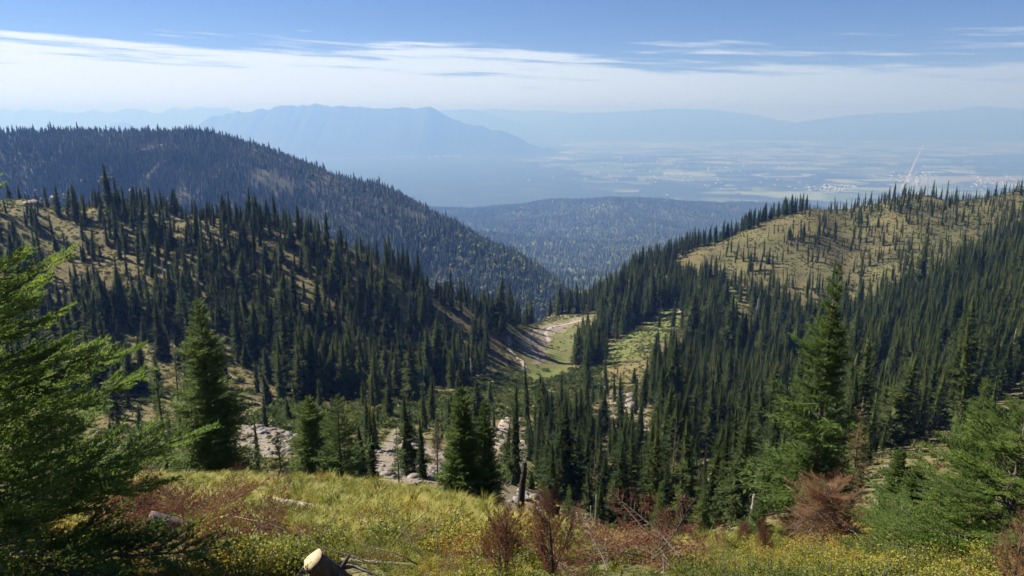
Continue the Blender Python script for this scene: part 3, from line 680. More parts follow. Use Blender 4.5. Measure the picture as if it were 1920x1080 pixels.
def place_near_forest():
    P, H, wd, var, px, py, hid = NF; n = len(P); r = np.random.default_rng(9); turn = zrot(n, r, 0.045)
    inview = (px > 5) & (px < 1915) & (py < 1075) & (hid < 2) & (var < 7)
    big = np.where(inview, H/P[:, 1], 0); order = np.argsort(-big); sel = np.zeros(n, bool); sel[order[:N_SINGLE]] = True; sel &= inview
    for i in np.nonzero(sel)[0]:
        x_, y_ = px[i], py[i]
        if x_ < 930 and y_ < 770: lb, gr = 'dark fir standing on the sunlit golden slope left of the valley floor', 'firs on the left slope'
        elif x_ < 930: lb, gr = 'small fir on the rocky floor behind the grassy crest', 'firs behind the grassy crest'
        elif y_ < 720: lb, gr = 'tall slim fir in the stands around the pale meadow', 'firs around the meadow'
        elif x_ < 1300 and y_ > 840: lb, gr = 'dark fir in the near clump just below the grassy bank', 'firs in the near clump'
        elif x_ > 1590: lb, gr = 'dark fir on the shaded slope behind the tall light green fir', 'firs behind the tall fir'
        else: lb, gr = 'dark fir packed into the dense stand below the grassy hill', 'firs of the dense stand'
        o = link('fir_tree', None, loc=P[i]); o.rotation_euler = turn[i]; o.scale = (wd[i], wd[i], H[i])
        tag(o, lb, 'tree', gr)
        c, t = MIDV[var[i]]; link('crown', c, o); link('trunk', t, o)
    k = ~sel
    scatter('forest', P[k], turn[k], np.stack([wd[k], wd[k], H[k]], 1), var[k], FIR_PROTO+[DRY_PROTO]+SNAG_PROTO,
            'dark mass of slender firs covering both valley slopes and the saddle', 'forest')
N_SINGLE = 270
place_near_forest()
def far_forests():
    r = np.random.default_rng(33); n = 62000
    u = r.random(n); s = np.concatenate([-r.random(int(n*0.86))**0.9, r.random(n-int(n*0.86))*0.25]); x, y, z = ridge_xyz(u, s)
    px, py = project(x, y, z)
    pale = fbm(u*9, s*7, 3, 91) + 0.9*np.exp(-((px-250)/130)**2-((py-275)/14)**2) + 0.7*np.exp(-((px-510)/70)**2-((py-345)/40)**2)
    keep = (px > -120) & (px < 1230) & (py < 640) & (r.random(n) < np.where(pale > 0.42, 0.45, 0.95))
    x, y, z, pale, px, py = (a[keep] for a in (x, y, z, pale, px, py)); n = len(x); H = 10.8*np.exp(r.normal(0, 0.27, n))*(1+0.4*fbm(x/60, y/60, 2, 97))
    var = r.integers(0, 5, n); var = np.where((pale > 0.40) & (r.random(n) < 0.62), 5+r.integers(0, 2, n), var)
    var = np.where(r.random(n) < 0.02, 5, var); dec = (px > 780) & (py > 440) & (r.random(n) < 0.16); var = np.where(dec, 7, var); H = np.where(dec, H*0.9, H)
    w = np.where(var >= 5, H*0.9, H*1.15)
    scatter('ridge_forest', np.stack([x, y, z-0.5], 1), zrot(n, r, 0.03), np.stack([w, w, H], 1), var, CONE_PROTO+SNAG_PROTO+[ASPEN_PROTO],
            'bluish dark forest over the long ridge beyond the left slope', 'forest')
    n = 120000; Y = np.sqrt(r.uniform(1700**2, 7600**2, n)); U = r.uniform(-0.40, 0.62, n); X = U*Y; Z = foot_z(X, Y); px, py = project(X, Y, Z)
    pal = fbm(X/260, Y/260, 3, 95); k = (px > 560) & (px < 1560) & (py > 360)
    X, Y, Z, pal, py, px = (a[k] for a in (X, Y, Z, pal, py, px)); n = len(X); H = 17*np.exp(r.normal(0, 0.2, n)); var = r.integers(0, 3, n)
    dec = (pal > 0.36) & (r.random(n) < 0.6) & (py > 400); var = np.where(dec, 3, var); w = np.where(dec, H*1.2, H*1.7)
    scatter('foothill_forest', np.stack([X, Y, Z-0.5], 1), zrot(n, r, 0.03), np.stack([w, w, H], 1), var, FARFIR+[ASPEN_PROTO],
            'hazy blue forest on the low hills beyond the valley mouth', 'forest')
far_forests()

# ------------------------------------------------------------------ foreground and single things
M['needle'] = leaf_mat('young_fir_needles', [(0.0, (0.065, 0.115, 0.036)), (0.5, (0.115, 0.17, 0.05)), (1.0, (0.19, 0.245, 0.068))], 0.46, 0.6, 2.5, 0.2)
M['rust'] = leaf_mat('rust_dead_needles', [(0.0, (0.065, 0.018, 0.014)), (0.5, (0.14, 0.048, 0.030)), (1.0, (0.25, 0.11, 0.06))], 0.25, 0.6, 3.0, 0.2)
M['tan'] = leaf_mat('tan_dead_needles', [(0.0, (0.17, 0.085, 0.045)), (0.5, (0.27, 0.15, 0.08)), (1.0, (0.36, 0.23, 0.13))], 0.25, 0.6, 3.0, 0.2)
M['grass'] = leaf_mat('bunch_grass', [(0.0, (0.12, 0.145, 0.024)), (0.35, (0.24, 0.235, 0.045)), (0.7, (0.38, 0.33, 0.09)), (1.0, (0.46, 0.38, 0.16))], 0.35, 0.6, 0.5, 0.2, 1.1, world=0.55)
M['huck'] = leaf_mat('huckleberry_leaves', [(0.0, (0.070, 0.105, 0.016)), (0.3, (0.155, 0.17, 0.026)), (0.55, (0.29, 0.25, 0.036)), (0.75, (0.32, 0.18, 0.036)), (0.9, (0.24, 0.085, 0.03)), (1.0, (0.15, 0.05, 0.025))], 0.35, 0.6, 1.4, 0.2, 1.1, world=0.5)
M['twig'] = plain_mat('dead_twig', (0.09, 0.07, 0.058), (0.27, 0.23, 0.20), 14, 0.85, 0.2)
M['cut'] = plain_mat('fresh_cut_wood', (0.36, 0.26, 0.14), (0.58, 0.46, 0.29), 30, 0.8, 0.4, stretch=(2, 2, 2))
M['steel'] = plain_mat('lift_steel', (0.16, 0.17, 0.18), (0.24, 0.25, 0.26), 2, 0.5, 0, metallic=0.3)
M['seat'] = plain_mat('sunlit_chair_seat', (0.72, 0.72, 0.72), (0.8, 0.8, 0.8), 2, 0.5, 0)  # sunlight on two chairs, put into the seat colour
def px_place(px, py_top, Y):
    a, b = ray(px, py_top); x = a*Y; z = gz(x, Y); return x, Y, z, b*Y - z
fr = np.random.default_rng(101)
def hero_fir(px, ytop, Y, Rr, label, whorls=40, per=9, nseg=9, sub=4, mat='hero', group=None, **kw):
    x, y, z, H = px_place(px, ytop, Y); o = link('fir_tree', None, loc=(x, y, z-0.1)); tag(o, label, 'tree', group)
    link('trunk', trunk_mesh('fir_trunk', H*0.97, 0.013*H+0.01, M['bark'], fr), o)
    link('crown', crown_mesh('fir_crown', H, Rr, whorls, per, nseg, sub, M[mat], fr, **kw), o)
    o.rotation_euler = (fr.normal(0, .012), fr.normal(0, .012), 0); return o
hero_fir(371, 556, 30, 2.25, 'tall dark fir with a broad skirt at the left end of the grassy crest', 54, 10, 13, 6, base=0.02, shape=0.78, droop=0.4, width=1.2)
hero_fir(289, 655, 33, 1.0, 'slim fir close against the left side of the broad dark fir', 40, 8, 11, 5, base=0.03, sparse=0.1)
hero_fir(318, 648, 37, 0.9, 'thin open fir partly hidden behind the broad dark fir', 34, 7, 10, 5, base=0.05, sparse=0.25)
hero_fir(572, 742, 36, 1.6, 'dense dark columnar fir in the middle of the crest trees', 46, 10, 12, 6, base=0.02, shape=0.55, droop=0.4, width=1.25)
hero_fir(628, 735, 27, 1.6, 'bright green open fir with a long bare leader on the crest', 30, 8, 12, 6, base=0.03, shape=0.85, sparse=0.12, droop=0.15)
hero_fir(521, 800, 29, 0.75, 'small pale sparse fir beside the columnar fir on the crest', 28, 7, 10, 5, base=0.04, sparse=0.25)
hero_fir(866, 718, 23, 1.25, 'taller of the twin dark firs at the end of the grass bank', 48, 10, 12, 6, base=0.01, shape=0.8, droop=0.35, width=1.2)
hero_fir(906, 745, 23.6, 1.0, 'narrower of the twin dark firs at the end of the grass bank', 44, 9, 12, 6, base=0.01, shape=0.75, droop=0.35, width=1.2)
hero_fir(1566, 488, 24, 1.95, 'tallest light green fir with ragged gaps rising over the brown bush', 50, 9, 14, 7, base=0.05, shape=0.9, sparse=0.13, droop=0.2, bias=-0.22)
hero_fir(1850, 700, 66, 2.3, 'broad dark fir standing alone by the pale rocks near the right edge', 40, 9, 11, 5, base=0.02, shape=0.8, width=1.3)
hero_fir(1617, 742, 38, 1.2, 'half dead brown fir behind the tallest fir', 32, 7, 10, 5, mat='dry_fir', base=0.12, sparse=0.3)
hero_fir(1690, 835, 17, 0.62, 'young dark narrow fir beside the white broken snag', 30, 8, 11, 5, base=0.03, shape=0.7, width=1.3)
hero_fir(1722, 868, 13.5, 0.75, 'small dark bushy fir left of the nearest right fir', 24, 8, 11, 5, base=0.03, width=1.3)
hero_fir(818, 776, 58, 0.95, 'thin yellowish fir over the rocky gully', 26, 6, 9, 5, mat='dry_fir', base=0.2, sparse=0.35)
hero_fir(744, 800, 52, 0.9, 'dark ragged fir at the left of the rocky gully', 28, 7, 9, 5, base=0.1, sparse=0.25)
hero_fir(1240, 900, 45, 1.0, 'bright young fir in front of the near dark clump', 26, 8, 11, 5, base=0.02)
hero_fir(1320, 915, 40, 0.95, 'bluish young fir beside the forked snag', 26, 8, 11, 5, base=0.02, width=1.3)
hero_fir(1395, 835, 62, 1.5, 'dark slender fir just right of the forked snag', 34, 8, 10, 5, base=0.03, width=1.3)
hero_fir(1480, 968, 9.5, 0.26, 'tiny green fir seedling below the brown dead bush', 14, 7, 10, 5, base=0.05)
hero_fir(1245, 975, 13, 0.38, 'small thin fir seedling on the yellow bank', 14, 6, 10, 5, base=0.1, sparse=0.2)
hero_fir(1068, 905, 34, 0.8, 'bushy green sapling behind the red dead saplings', 22, 8, 11, 5, base=0.02)
hero_fir(1425, 930, 19, 0.7, 'low bright fir sapling at the foot of the tallest fir', 18, 8, 11, 5, base=0.02)

def fir_branch(name, rng, L, mats, dens=1.0, nl=0.024, nw=0.0026, droop=0.0, twigs=17, curl=0.16):
    """one flat fir spray along +X: woody axis, side twigs, tertiary twigs, single needles"""
    seg, rad = [], []
    s = np.linspace(0, 1, 12); ax = np.stack([s*L, 0.03*L*np.sin(s*4+rng.uniform(0, 6)), L*(droop*s+curl*s*s)], 1)
    def axis(f): return np.array([np.interp(f, s, ax[:, k]) for k in range(3)])
    wood = [tube(ax, 0.0065*L*(1-0.85*s)+0.0012, 5, False)]
    for k in range(len(s)-1): 
        if s[k] > 0.35: seg.append((ax[k], ax[k+1]))
    for k in range(twigs):
        for sg in (-1, 1):
            f = 0.16+0.82*(k+rng.uniform(0, .8))/twigs; p = axis(min(f, 1)); l = L*0.46*(1.05-f)**0.8*rng.uniform(0.7, 1.15)*(0.6 if f < 0.25 else 1)
            if l < 0.03: l = 0.03
            d = unit(np.array([0.72, sg*rng.uniform(0.6, 1.0), rng.normal(0.08, 0.16)])); mid = p+d*l*0.5; e = p+d*l+np.array([0.10*l, 0, 0.10*l])
            seg += [(p+d*l*0.12, mid), (mid, e)]; wood.append(tube([p, mid, e], [0.0035*L, 0.0025*L, 0.001], 3, False))
            nt = int(l/(0.075))
            for j in range(nt):
                for s2 in (-1, 1):
                    g = 0.25+0.7*(j+rng.uniform(0, .7))/max(nt, 1); q = p+d*l*g; lt = l*0.38*(1.1-g)*rng.uniform(0.7, 1.2)+0.015
                    d2 = unit(d*0.8+np.array([0.35, 0, 0])+np.cross(d, [0, 0, 1])*s2*0.8+np.array([0, 0, rng.normal(0.08, 0.15)])); seg.append((q, q+d2*lt))
    A = np.array([a for a, b in seg]); B = np.array([b for a, b in seg]); ln = np.linalg.norm(B-A, axis=1)
    cnt = np.maximum(2, (ln/0.0052*dens)).astype(int); idx = np.repeat(np.arange(len(seg)), cnt); n = len(idx)
    t = rng.random((n, 1)); P = A[idx]+(B-A)[idx]*t; D = unit((B-A)[idx]); U = np.array([[0, 0, 1.0]]); sd = unit(np.cross(D, U))
    th = rng.uniform(-0.35, np.pi+0.35, (n, 1)); lat = sd*np.cos(th)+np.cross(sd, D)*np.sin(th)
    N = unit(D*0.75+lat*rng.uniform(0.6, 1.1, (n, 1))); l = nl*rng.uniform(0.7, 1.15, (n, 1)); w = unit(np.cross(N, rng.normal(0, 1, (n, 3))))*nw
    nv = np.stack([P-w, P+w, P+N*l], 1).reshape(-1, 3); nt_ = np.arange(n*3).reshape(-1, 3)
    me0 = quads_to_mesh('w', wood, [mats[0]]); k = len(me0.vertices); v = np.empty(k*3, np.float32); me0.vertices.foreach_get('co', v); tt = np.empty(len(me0.loops), np.int32); me0.loops.foreach_get('vertex_index', tt); tt = tt.reshape(-1, 3)
    return mesh_np(name, np.concatenate([v.reshape(-1, 3), nv]), np.concatenate([tt, nt_+k]), mats, np.concatenate([np.zeros(len(tt)), np.ones(n)]))
BR = [fir_branch('fir_branch', fr, 1.5, [M['bark'], M['needle']], 1.0, nl=0.032, nw=0.0048) for _ in range(4)]
BRS = [fir_branch('fir_branch', fr, 0.8, [M['bark'], M['needle']], 1.3, nl=0.028, nw=0.0042, twigs=12) for _ in range(3)]
def young_fir(loc, H, R, label, whorls, per, seed, shape=0.8, base=0.04, skip=None):
    r = np.random.default_rng(seed); o = link('fir_tree', None, loc=loc); tag(o, label, 'tree')
    link('trunk', trunk_mesh('fir_trunk', H, 0.02*H, M['bark'], r), o)
    for i, f in enumerate(base+(1-base)*np.linspace(0, 0.96, whorls)):
        a0 = r.uniform(0, 6.28)
        for j in range(per):
            a = a0+2*np.pi*j/per+r.normal(0, 0.22); l = R*((1-f)**shape)*r.uniform(0.72, 1.1)+0.08
            if skip and skip(a, f): continue
            big = l > 0.75; b = link('branch', (BR if big else BRS)[r.integers(0, 4 if big else 3)], o, (0, 0, f*H+r.normal(0, 0.04)))
            sc = l/(1.5 if big else 0.8); b.scale = (sc, sc*r.uniform(0.85, 1.1), sc); b.rotation_euler = (r.normal(0, 0.15), 0.22*(1-f)-0.45*f+r.normal(0, 0.10), a)
    return o
young_fir((-3.42, 4.0, gz(-3.42, 4.0)-0.05), 2.95, 1.66, 'large bright fir at the left edge with long layered branches', 15, 7, 1, 0.62, base=0.08, skip=lambda a, f: math.cos(a) < -0.55)
young_fir((3.95, 5.3, gz(3.95, 5.3)-0.05), 1.35, 0.98, 'bushy green fir at the right edge with layered branches', 12, 9, 2, 0.6)
young_fir((3.7, 6.4, gz(3.7, 6.4)-0.05), 0.7, 0.5, 'low spreading fir sapling in front of the right edge fir', 6, 6, 3, 0.6)

# ground cover
def tuft(name, rng, nb, h, spread, mat, w=0.006):
    T = Tri(); a = rng.uniform(0, 6.28, (nb, 1)); r0 = 0.05*np.sqrt(rng.random((nb, 1))); d = np.concatenate([np.cos(a), np.sin(a), 0*a], 1)
    l = h*rng.uniform(0.55, 1.1, (nb, 1)); sp = spread*rng.uniform(0.3, 1.1, (nb, 1)); up = np.array([[0, 0, 1.0]])
    p0 = d*r0; p1 = p0+up*l*0.6+d*l*sp*0.35; p2 = p0+up*l*(0.95-0.35*sp)+d*l*sp; s = np.concatenate([-np.sin(a), np.cos(a), 0*a], 1)*w
    T.add(p0-s, p0+s, p1+s*.8); T.add(p0-s, p1+s*.8, p1-s*.8); T.add(p1-s*.8, p1+s*.8, p2); return T.mesh(name, [mat])
GRASS = [proto('grass_variant', tuft('grass_variant', fr, 120, h*0.43, sp, M['grass'], 0.0026)) for h, sp in ((0.34, 0.75), (0.42, 0.6), (0.28, 0.9), (0.5, 0.5), (0.36, 1.0))]
def shrublet(name, rng, h, nst, nlf, mat, ls):
    parts = []; T = Tri(); C, D = [], []
    for _ in range(nst):
        a = rng.uniform(0, 6.28); e = np.array([math.cos(a)*h*rng.uniform(.1, .6), math.sin(a)*h*rng.uniform(.1, .6), h*rng.uniform(.6, 1.05)]); m = e*0.5+[0, 0, .06*h]
        parts.append(tube([np.zeros(3), m, e], [.0035, .0025, .001], 3, False))
        for _ in range(nlf):
            f = rng.uniform(0.3, 1.03); C.append(np.array([0, 0, 0])*(1-f)+(m*2*f*(1-f)+e*f*f)*1.0+rng.normal(0, 0.022, 3)); D.append(unit(rng.normal(0, 1, 3)+[0, 0, .3]))
    C, D = np.array(C), np.array(D); S_ = unit(np.cross(D, rng.normal(0, 1, D.shape))); l = ls*rng.uniform(.7, 1.2, (len(C), 1))
    T.add(C, C+D*l*.5+S_*l*.32, C+D*l); T.add(C, C+D*l, C+D*l*.5-S_*l*.32)
    me0 = quads_to_mesh('w', parts, [M['twig']]); k = len(me0.vertices); v = np.empty(k*3, np.float32); me0.vertices.foreach_get('co', v); tt = np.empty(len(me0.loops), np.int32); me0.loops.foreach_get('vertex_index', tt); tt = tt.reshape(-1, 3)
    lv = np.concatenate(T.v); lt = np.arange(len(lv)).reshape(-1, 3)
    return mesh_np(name, np.concatenate([v.reshape(-1, 3), lv]), np.concatenate([tt, lt+k]), [M['twig'], mat], np.concatenate([np.zeros(len(tt)), np.ones(len(lt))]))
HUCK = [proto('huckleberry_variant', shrublet('huckleberry_variant', fr, h, 15, 30, M['huck'], 0.0135)) for h in (0.13, 0.16, 0.20, 0.15)]
TRAIL_NEAR = [ground_at(*p, y0=3) for p in ((430, 928), (500, 938), (545, 948), (590, 962), (650, 968), (720, 966))]
ribbon('path', TRAIL_NEAR, 0.8, M['dirt'], 0.04)
CLEAR = []
for px_, py_, r_ in ((612, 1090, .34), (612, 1075, .3), (600, 1120, .4), (300, 1010, .5), (330, 985, .6), (215, 1010, .5), (470, 1015, .35), (1150, 1062, .42), (1150, 1100, .45), (1260, 1040, .3), (390, 1060, .45), (950, 1095, .15), (1040, 1100, .15), (1440, 1045, .2)):
    q_ = ground_at(px_, py_, y0=2.2); CLEAR.append((q_[0], q_[1], r_))
def ground_cover():
    r = np.random.default_rng(55); n = 108000
    Y = 3.3+24*r.random(n)**1.0; X = r.uniform(-1.0, 1.0, n)*((Y+1.5)*0.86+2.2); k = r.random(n) < np.clip((Y+3)/16, 0.4, 1.0); X, Y = X[k], Y[k]
    Z = ground(X, Y); px, py = project(X, Y, Z); n = len(X); tp = np.array(TRAIL_NEAR)
    dt = np.min([np.hypot(X-(a[0]+(b[0]-a[0])*f), Y-(a[1]+(b[1]-a[1])*f)) for a, b in zip(tp[:-1], tp[1:]) for f in (0, .25, .5, .75, 1)], axis=0)
    open_ = dt > 0.52
    g = np.clip(0.5+(px < 1000)*0.45*(Y > 6.5)+0.2*(Y > 11)-0.6*(px > 1050)-0.6*(Y < 7)+1.1*fbm(X/1.7, Y/1.7, 3, 81), 0.03, 0.97)
    lush = np.clip(0.95+1.3*fbm(X/0.9, Y/0.9, 3, 87), 0.45, 1.9)
    for qx, qy, qr in CLEAR:
        e = np.hypot((X-qx)/qr, (Y-qy)/qr); open_ &= ~((e < 1) & (r.random(n) < 0.88))
    isg = r.random(n) < g; inv = py < 1400
    k = open_ & inv & isg; m = k.sum(); sz = np.exp(r.normal(0, .28, m))*np.clip(Y[k]/11, 0.5, 1.1)
    scatter('grass', np.stack([X[k], Y[k], Z[k]-0.02], 1), zrot(m, r, 0.15), np.stack([sz*1.15, sz*1.15, sz], 1), r.integers(0, 5, m), GRASS, 'sunlit green and straw bunch grass over the near bank', 'grass')
    k = open_ & inv & ~isg & (r.random(n) < 0.9); m = k.sum(); sz = np.exp(r.normal(0, .25, m))*np.minimum(lush[k], 1.45)*np.where(px[k] > 1050, 0.62, 0.85)
    scatter('huckleberry_shrubs', np.stack([X[k], Y[k], Z[k]-0.02], 1), zrot(m, r, 0.12), np.stack([sz*1.2, sz*1.2, sz], 1), r.integers(0, 4, m), HUCK, 'low yellow and rust leaved shrubs carpeting the near bank', 'shrubs')
ground_cover()
def bush(name, rng, mat, n=70):
    d = unit(rng.normal(0, 1, (n, 3))); d[:, 2] = np.abs(d[:, 2]); c = d*rng.uniform(0.35, 1, (n, 1))*[.5, .5, .42]; T = Tri()
    a = unit(rng.normal(0, 1, (n, 3))+[0, 0, .8]); b = unit(np.cross(a, rng.normal(0, 1, (n, 3)))); s = rng.uniform(.09, .2, (n, 1))
    T.add(c-b*s*.5, c+b*s*.5, c+a*s*1.3); return T.mesh(name, [mat])
BUSH = [proto('shrub_variant', bush('shrub_variant', fr, M['shrub'])) for _ in range(3)] + [proto('fir_shrub_variant', bush('fir_shrub_variant', fr, M['fir'])) for _ in range(2)]
def slope_shrubs():
    r = np.random.default_rng(66); n = 230000; Y = 22+np.sqrt(r.random(n))*560; X = r.uniform(-.84, .84, n)*Y; Z = ground(X, Y); px, py = project(X, Y, Z); hid = hidden_by(X, Y, Z)
    jx = px+8*fbm(X/6, Y/6, 2, 83); hill = in_poly(px, py, HILL); fl = in_poly(jx, py, FLOOR); bare = in_poly(jx, py, GRAVEL) | in_poly(jx, py, SCREE) | in_poly(jx, py, LROCK) | in_poly(px, py, MEADOW) | in_poly(px, py, RUN)
    d = np.clip(0.50+0.9*fbm(X/8, Y/8, 3, 84), 0.05, 1); d = np.where(hill, d*0.8, d); d = np.where(fl, 0.95, d); d = np.where(bare, 0.05, d)
    k = (r.random(n) < d) & (hid < 1.0) & (px > -60) & (px < 1980) & (py < 1070); X, Y, Z, fl, hill = X[k], Y[k], Z[k], fl[k], hill[k]; n = len(X)
    sz = np.exp(r.normal(0, .35, n))*np.where(hill, .75, .85)*np.where(fl, 1.6, 1)*np.clip(Y/70, .45, 1); var = np.where(r.random(n) < np.where(fl, .6, .12), 3+r.integers(0, 2, n), r.integers(0, 3, n))
    scatter('slope_shrubs', np.stack([X, Y, Z-.05], 1), zrot(n, r, .1), np.stack([sz*1.3, sz*1.3, sz], 1), var, BUSH, 'low green and rust shrubs dotting the open slopes', 'shrubs')
slope_shrubs()

# dead fir tops, brush, stumps, snags
DEADM = [fir_branch('rust_branch', fr, 0.9, [M['bark'], M['rust']], 0.75, nl=0.024, nw=0.0032, twigs=11) for _ in range(3)]
TANM = [fir_branch('tan_branch', fr, 0.9, [M['bark'], M['tan']], 0.7, nl=0.024, nw=0.0032, twigs=11, curl=-0.12) for _ in range(2)]
def dead_sapling(px, py_base, py_top, seed, label, R=0.30, whorls=9, per=5, meshes=None, lean=(0, 0), Y=None):
    r = np.random.default_rng(seed); p = ground_at(px, py_base) if Y is None else np.array(px_place(px, py_base, Y)[:3]); a, b = ray(px, py_top); H = b*p[1]-p[2]
    o = link('dead_sapling', None, loc=p); tag(o, label, 'dead sapling'); o.rotation_euler = (lean[0], lean[1], 0); ms = meshes or DEADM
    link('stem', trunk_mesh('dead_stem', H, 0.014, M['bark'], r, sides=5), o)
    for f in np.linspace(0.08, 0.97, whorls):
        for j in range(per):
            l = R*(1.05-f)**0.7*r.uniform(.7, 1.2)+.05; br = link('branch', ms[r.integers(0, len(ms))], o, (0, 0, f*H)); sc = l/.9; br.scale = (sc, sc, sc)
            br.rotation_euler = (r.normal(0, .3), -1.05+r.normal(0, .12), r.uniform(0, 6.28))
    return o
dead_sapling(950, 1100, 972, 3, 'dark red dead fir sapling left of its taller neighbour', 0.42, 5, 3)
dead_sapling(1040, 1105, 938, 4, 'tallest dark red dead fir sapling standing among yellow shrubs', 0.40, 7, 3, lean=(0, -0.08))
dead_sapling(1895, 1120, 975, 5, 'tan dead sapling at the bottom right corner', 0.26, 8, 5, TANM)
dead_sapling(1440, 1045, 975, 6, 'leaning rust dead sapling left of the green seedling', 0.24, 7, 5, lean=(0, -0.25))
dead_sapling(1385, 1030, 985, 16, 'small rust dead top poking from the yellow bank', 0.26, 6, 5, lean=(0, 0.2))
def brush_pile(px, py, n, spread, seed, label, meshes, up=0.15, size=(0.5, 1.0), twigs=10):
    r = np.random.default_rng(seed); p = ground_at(px, py); o = link('brush_pile', None, loc=p); tag(o, label, 'dead branches')
    for _ in range(n):
        dx, dy = r.normal(0, spread, 2); b = link('branch', meshes[r.integers(0, len(meshes))], o, (dx, dy, gz(p[0]+dx, p[1]+dy)-p[2]+r.uniform(.03, .16))); s_ = r.uniform(*size); b.scale = (s_, s_, s_)
        b.rotation_euler = (r.normal(0, .5), r.normal(-up, .25), r.uniform(0, 6.28))
    for _ in range(twigs):
        dx, dy = r.normal(0, spread, 2); a = r.uniform(0, 6.28); l = r.uniform(.3, .8); q = np.array([dx, dy, gz(p[0]+dx, p[1]+dy)-p[2]+.1]); d = np.array([math.cos(a), math.sin(a), r.uniform(-.15, .2)])
        link('twig', quads_to_mesh('dead_twig', [tube([q, q+d*l*.3+r.normal(0, .03, 3), q+d*l*.65+r.normal(0, .05, 3), q+d*l], [.006, .005, .0035, .0015], 5)], [M['bark']]), o)
brush_pile(330, 985, 46, 0.62, 11, 'heap of rust brown cut fir branches around the sawn log', DEADM, size=(.7, 1.2))
brush_pile(215, 1010, 30, 0.5, 12, 'rust brown cut branches in the shade beside the left edge fir', DEADM, size=(.6, 1.1))
brush_pile(470, 1015, 18, 0.4, 13, 'few rust branches and bare sticks left of the pale stump', DEADM, size=(.35, .7), twigs=14)
brush_pile(1150, 1062, 40, 0.40, 14, 'tan drooping dead boughs at the bottom centre', TANM+DEADM[:1], up=-0.1)
brush_pile(1265, 1040, 24, 0.42, 15, 'rust dead branch tips angled up from the yellow bank', DEADM, up=0.35, size=(.35, .6), twigs=4)
brush_pile(390, 1060, 26, 0.35, 17, 'rust brown twigs and sticks at the bottom below the sawn log', DEADM, size=(.4, .7))
brush_pile(760, 1062, 8, 0.4, 18, 'thin tan dead branches right of the pale stump', TANM, size=(.4, .7), twigs=12)
def dead_bush():
    r = np.random.default_rng(77); x, y, z, H = px_place(1558, 878, 9.2); o = link('dead_bush', None, loc=(x, y, z)); tag(o, 'big bushy brown dead fir top in front of the tallest fir', 'dead tree')
    link('trunk', trunk_mesh('dead_trunk', H*.8, .03, M['bark'], r), o)
    for _ in range(90):
        f = r.random()**.8; a = r.uniform(0, 6.28); l = r.uniform(.5, .9)*(1.1-.45*f); ms = TANM*3+DEADM[:1]; b = link('branch', ms[r.integers(0, len(ms))], o, (r.normal(0, .05), r.normal(0, .05), .1+f*H*.68)); b.scale = (l, l, l)
        b.rotation_euler = (r.normal(0, .5), -.35*f+r.normal(0, .4), a)
    for _ in range(36):
        a = r.uniform(0, 6.28); l = r.uniform(.4, .8); q = np.array([r.normal(0, .08), r.normal(0, .08), r.uniform(.1, .5)]); d = np.array([math.cos(a), math.sin(a), r.uniform(-.2, .7)]); d /= np.linalg.norm(d)
        link('twig', quads_to_mesh('dead_twig', [tube([q, q+d*l*.55+[0, 0, .05], q+d*l+[0, 0, -.05]], [.007, .005, .0015], 4)], [M['twig']]), o)
dead_bush()
def log_mesh(name, a, b, ra, rb, rng, bark, cutm):
    a, b = np.array(a, float), np.array(b, float); n = 9; f = np.linspace(0, 1, n)[:, None]; P = a+(b-a)*f
    V, Q = tube(P, ra+(rb-ra)*f[:, 0], 14, False); V = V+rng.normal(0, .004, V.shape)
    th = 14; V = np.concatenate([V, [a], [b]]); k = np.arange(th); e = (n-1)*th; T = np.concatenate([Q[:, [0, 1, 2]], Q[:, [0, 2, 3]], np.stack([(k+1) % th, k, k*0+n*th], 1), np.stack([e+k, e+(k+1) % th, k*0+n*th+1], 1)])
    return mesh_np(name, V, T, [bark, cutm], np.concatenate([np.zeros(2*len(Q)), np.ones(2*th)]))
def stump():
    r = np.random.default_rng(88); p = ground_at(618, 1088, y0=2.2); o = link('stump', None, loc=p); tag(o, 'tilted stump with a pale sawn top and bare roots', 'stump'); s = p[1]/4.1
    link('trunk', log_mesh('stump_trunk', (0.08*s, 0, -.05), (-.075*s, -.075*s, .20*s), .085*s, .070*s, r, M['bark'], M['cut']), o)
    for a, l, h in ((2.9, .34, .05), (3.4, .36, .02), (-.1, .45, .04), (.3, .3, .02), (-1.0, .28, .02), (-2.1, .3, .03)):
        d = np.array([math.cos(a), math.sin(a), 0]); q = np.array([.04, 0, .05*s+.03*r.random()])
        pts = [q, q+d*l*.3+[0, 0, h], q+d*l*.7+[0, 0, h*.4-.04], q+d*l+[0, 0, -.16]]
        link('root', quads_to_mesh('stump_root', [tube(pts, [.011, .010, .007, .003], 6)], [M['twig']]), o)
    link('splinter', quads_to_mesh('stump_splinter', [tube([[.06*s, 0, .05], [.11*s, 0, .14*s], [.14*s, 0, .19*s]], [.02, .016, .005], 6)], [M['bark']]), o)
stump()
def sawn_log():
    r = np.random.default_rng(89); p = ground_at(300, 1010); o = link('sawn_log', None, loc=p); tag(o, 'sawn log lying among the rust brush with its cut end up', 'log')
    link('trunk', log_mesh('log_trunk', (.34, .1, .02), (-.1, 0, .24), .10, .085, r, M['bark'], M['cut']), o)
    link('side_branch', quads_to_mesh('log_branch', [tube([[.3, .1, .05], [.7, .0, .12], [1.1, -.1, .05]], [.02, .014, .006], 6)], [M['twig']]), o)
sawn_log()
def pole_stick(name, cat, label, px, py, w, ang, L, tilt, mat='twig'):
    p = ground_at(px, py); d = np.array([math.cos(ang)*math.cos(tilt), math.sin(ang)*math.cos(tilt), math.sin(tilt)])
    o = link(name, quads_to_mesh(name, [tube([[0, 0, .05], d*L*.5+[0, 0, .09], d*L+[0, 0, .05]], [w, w*.8, w*.35], 7)], [M[mat]]), loc=p); tag(o, label, cat)
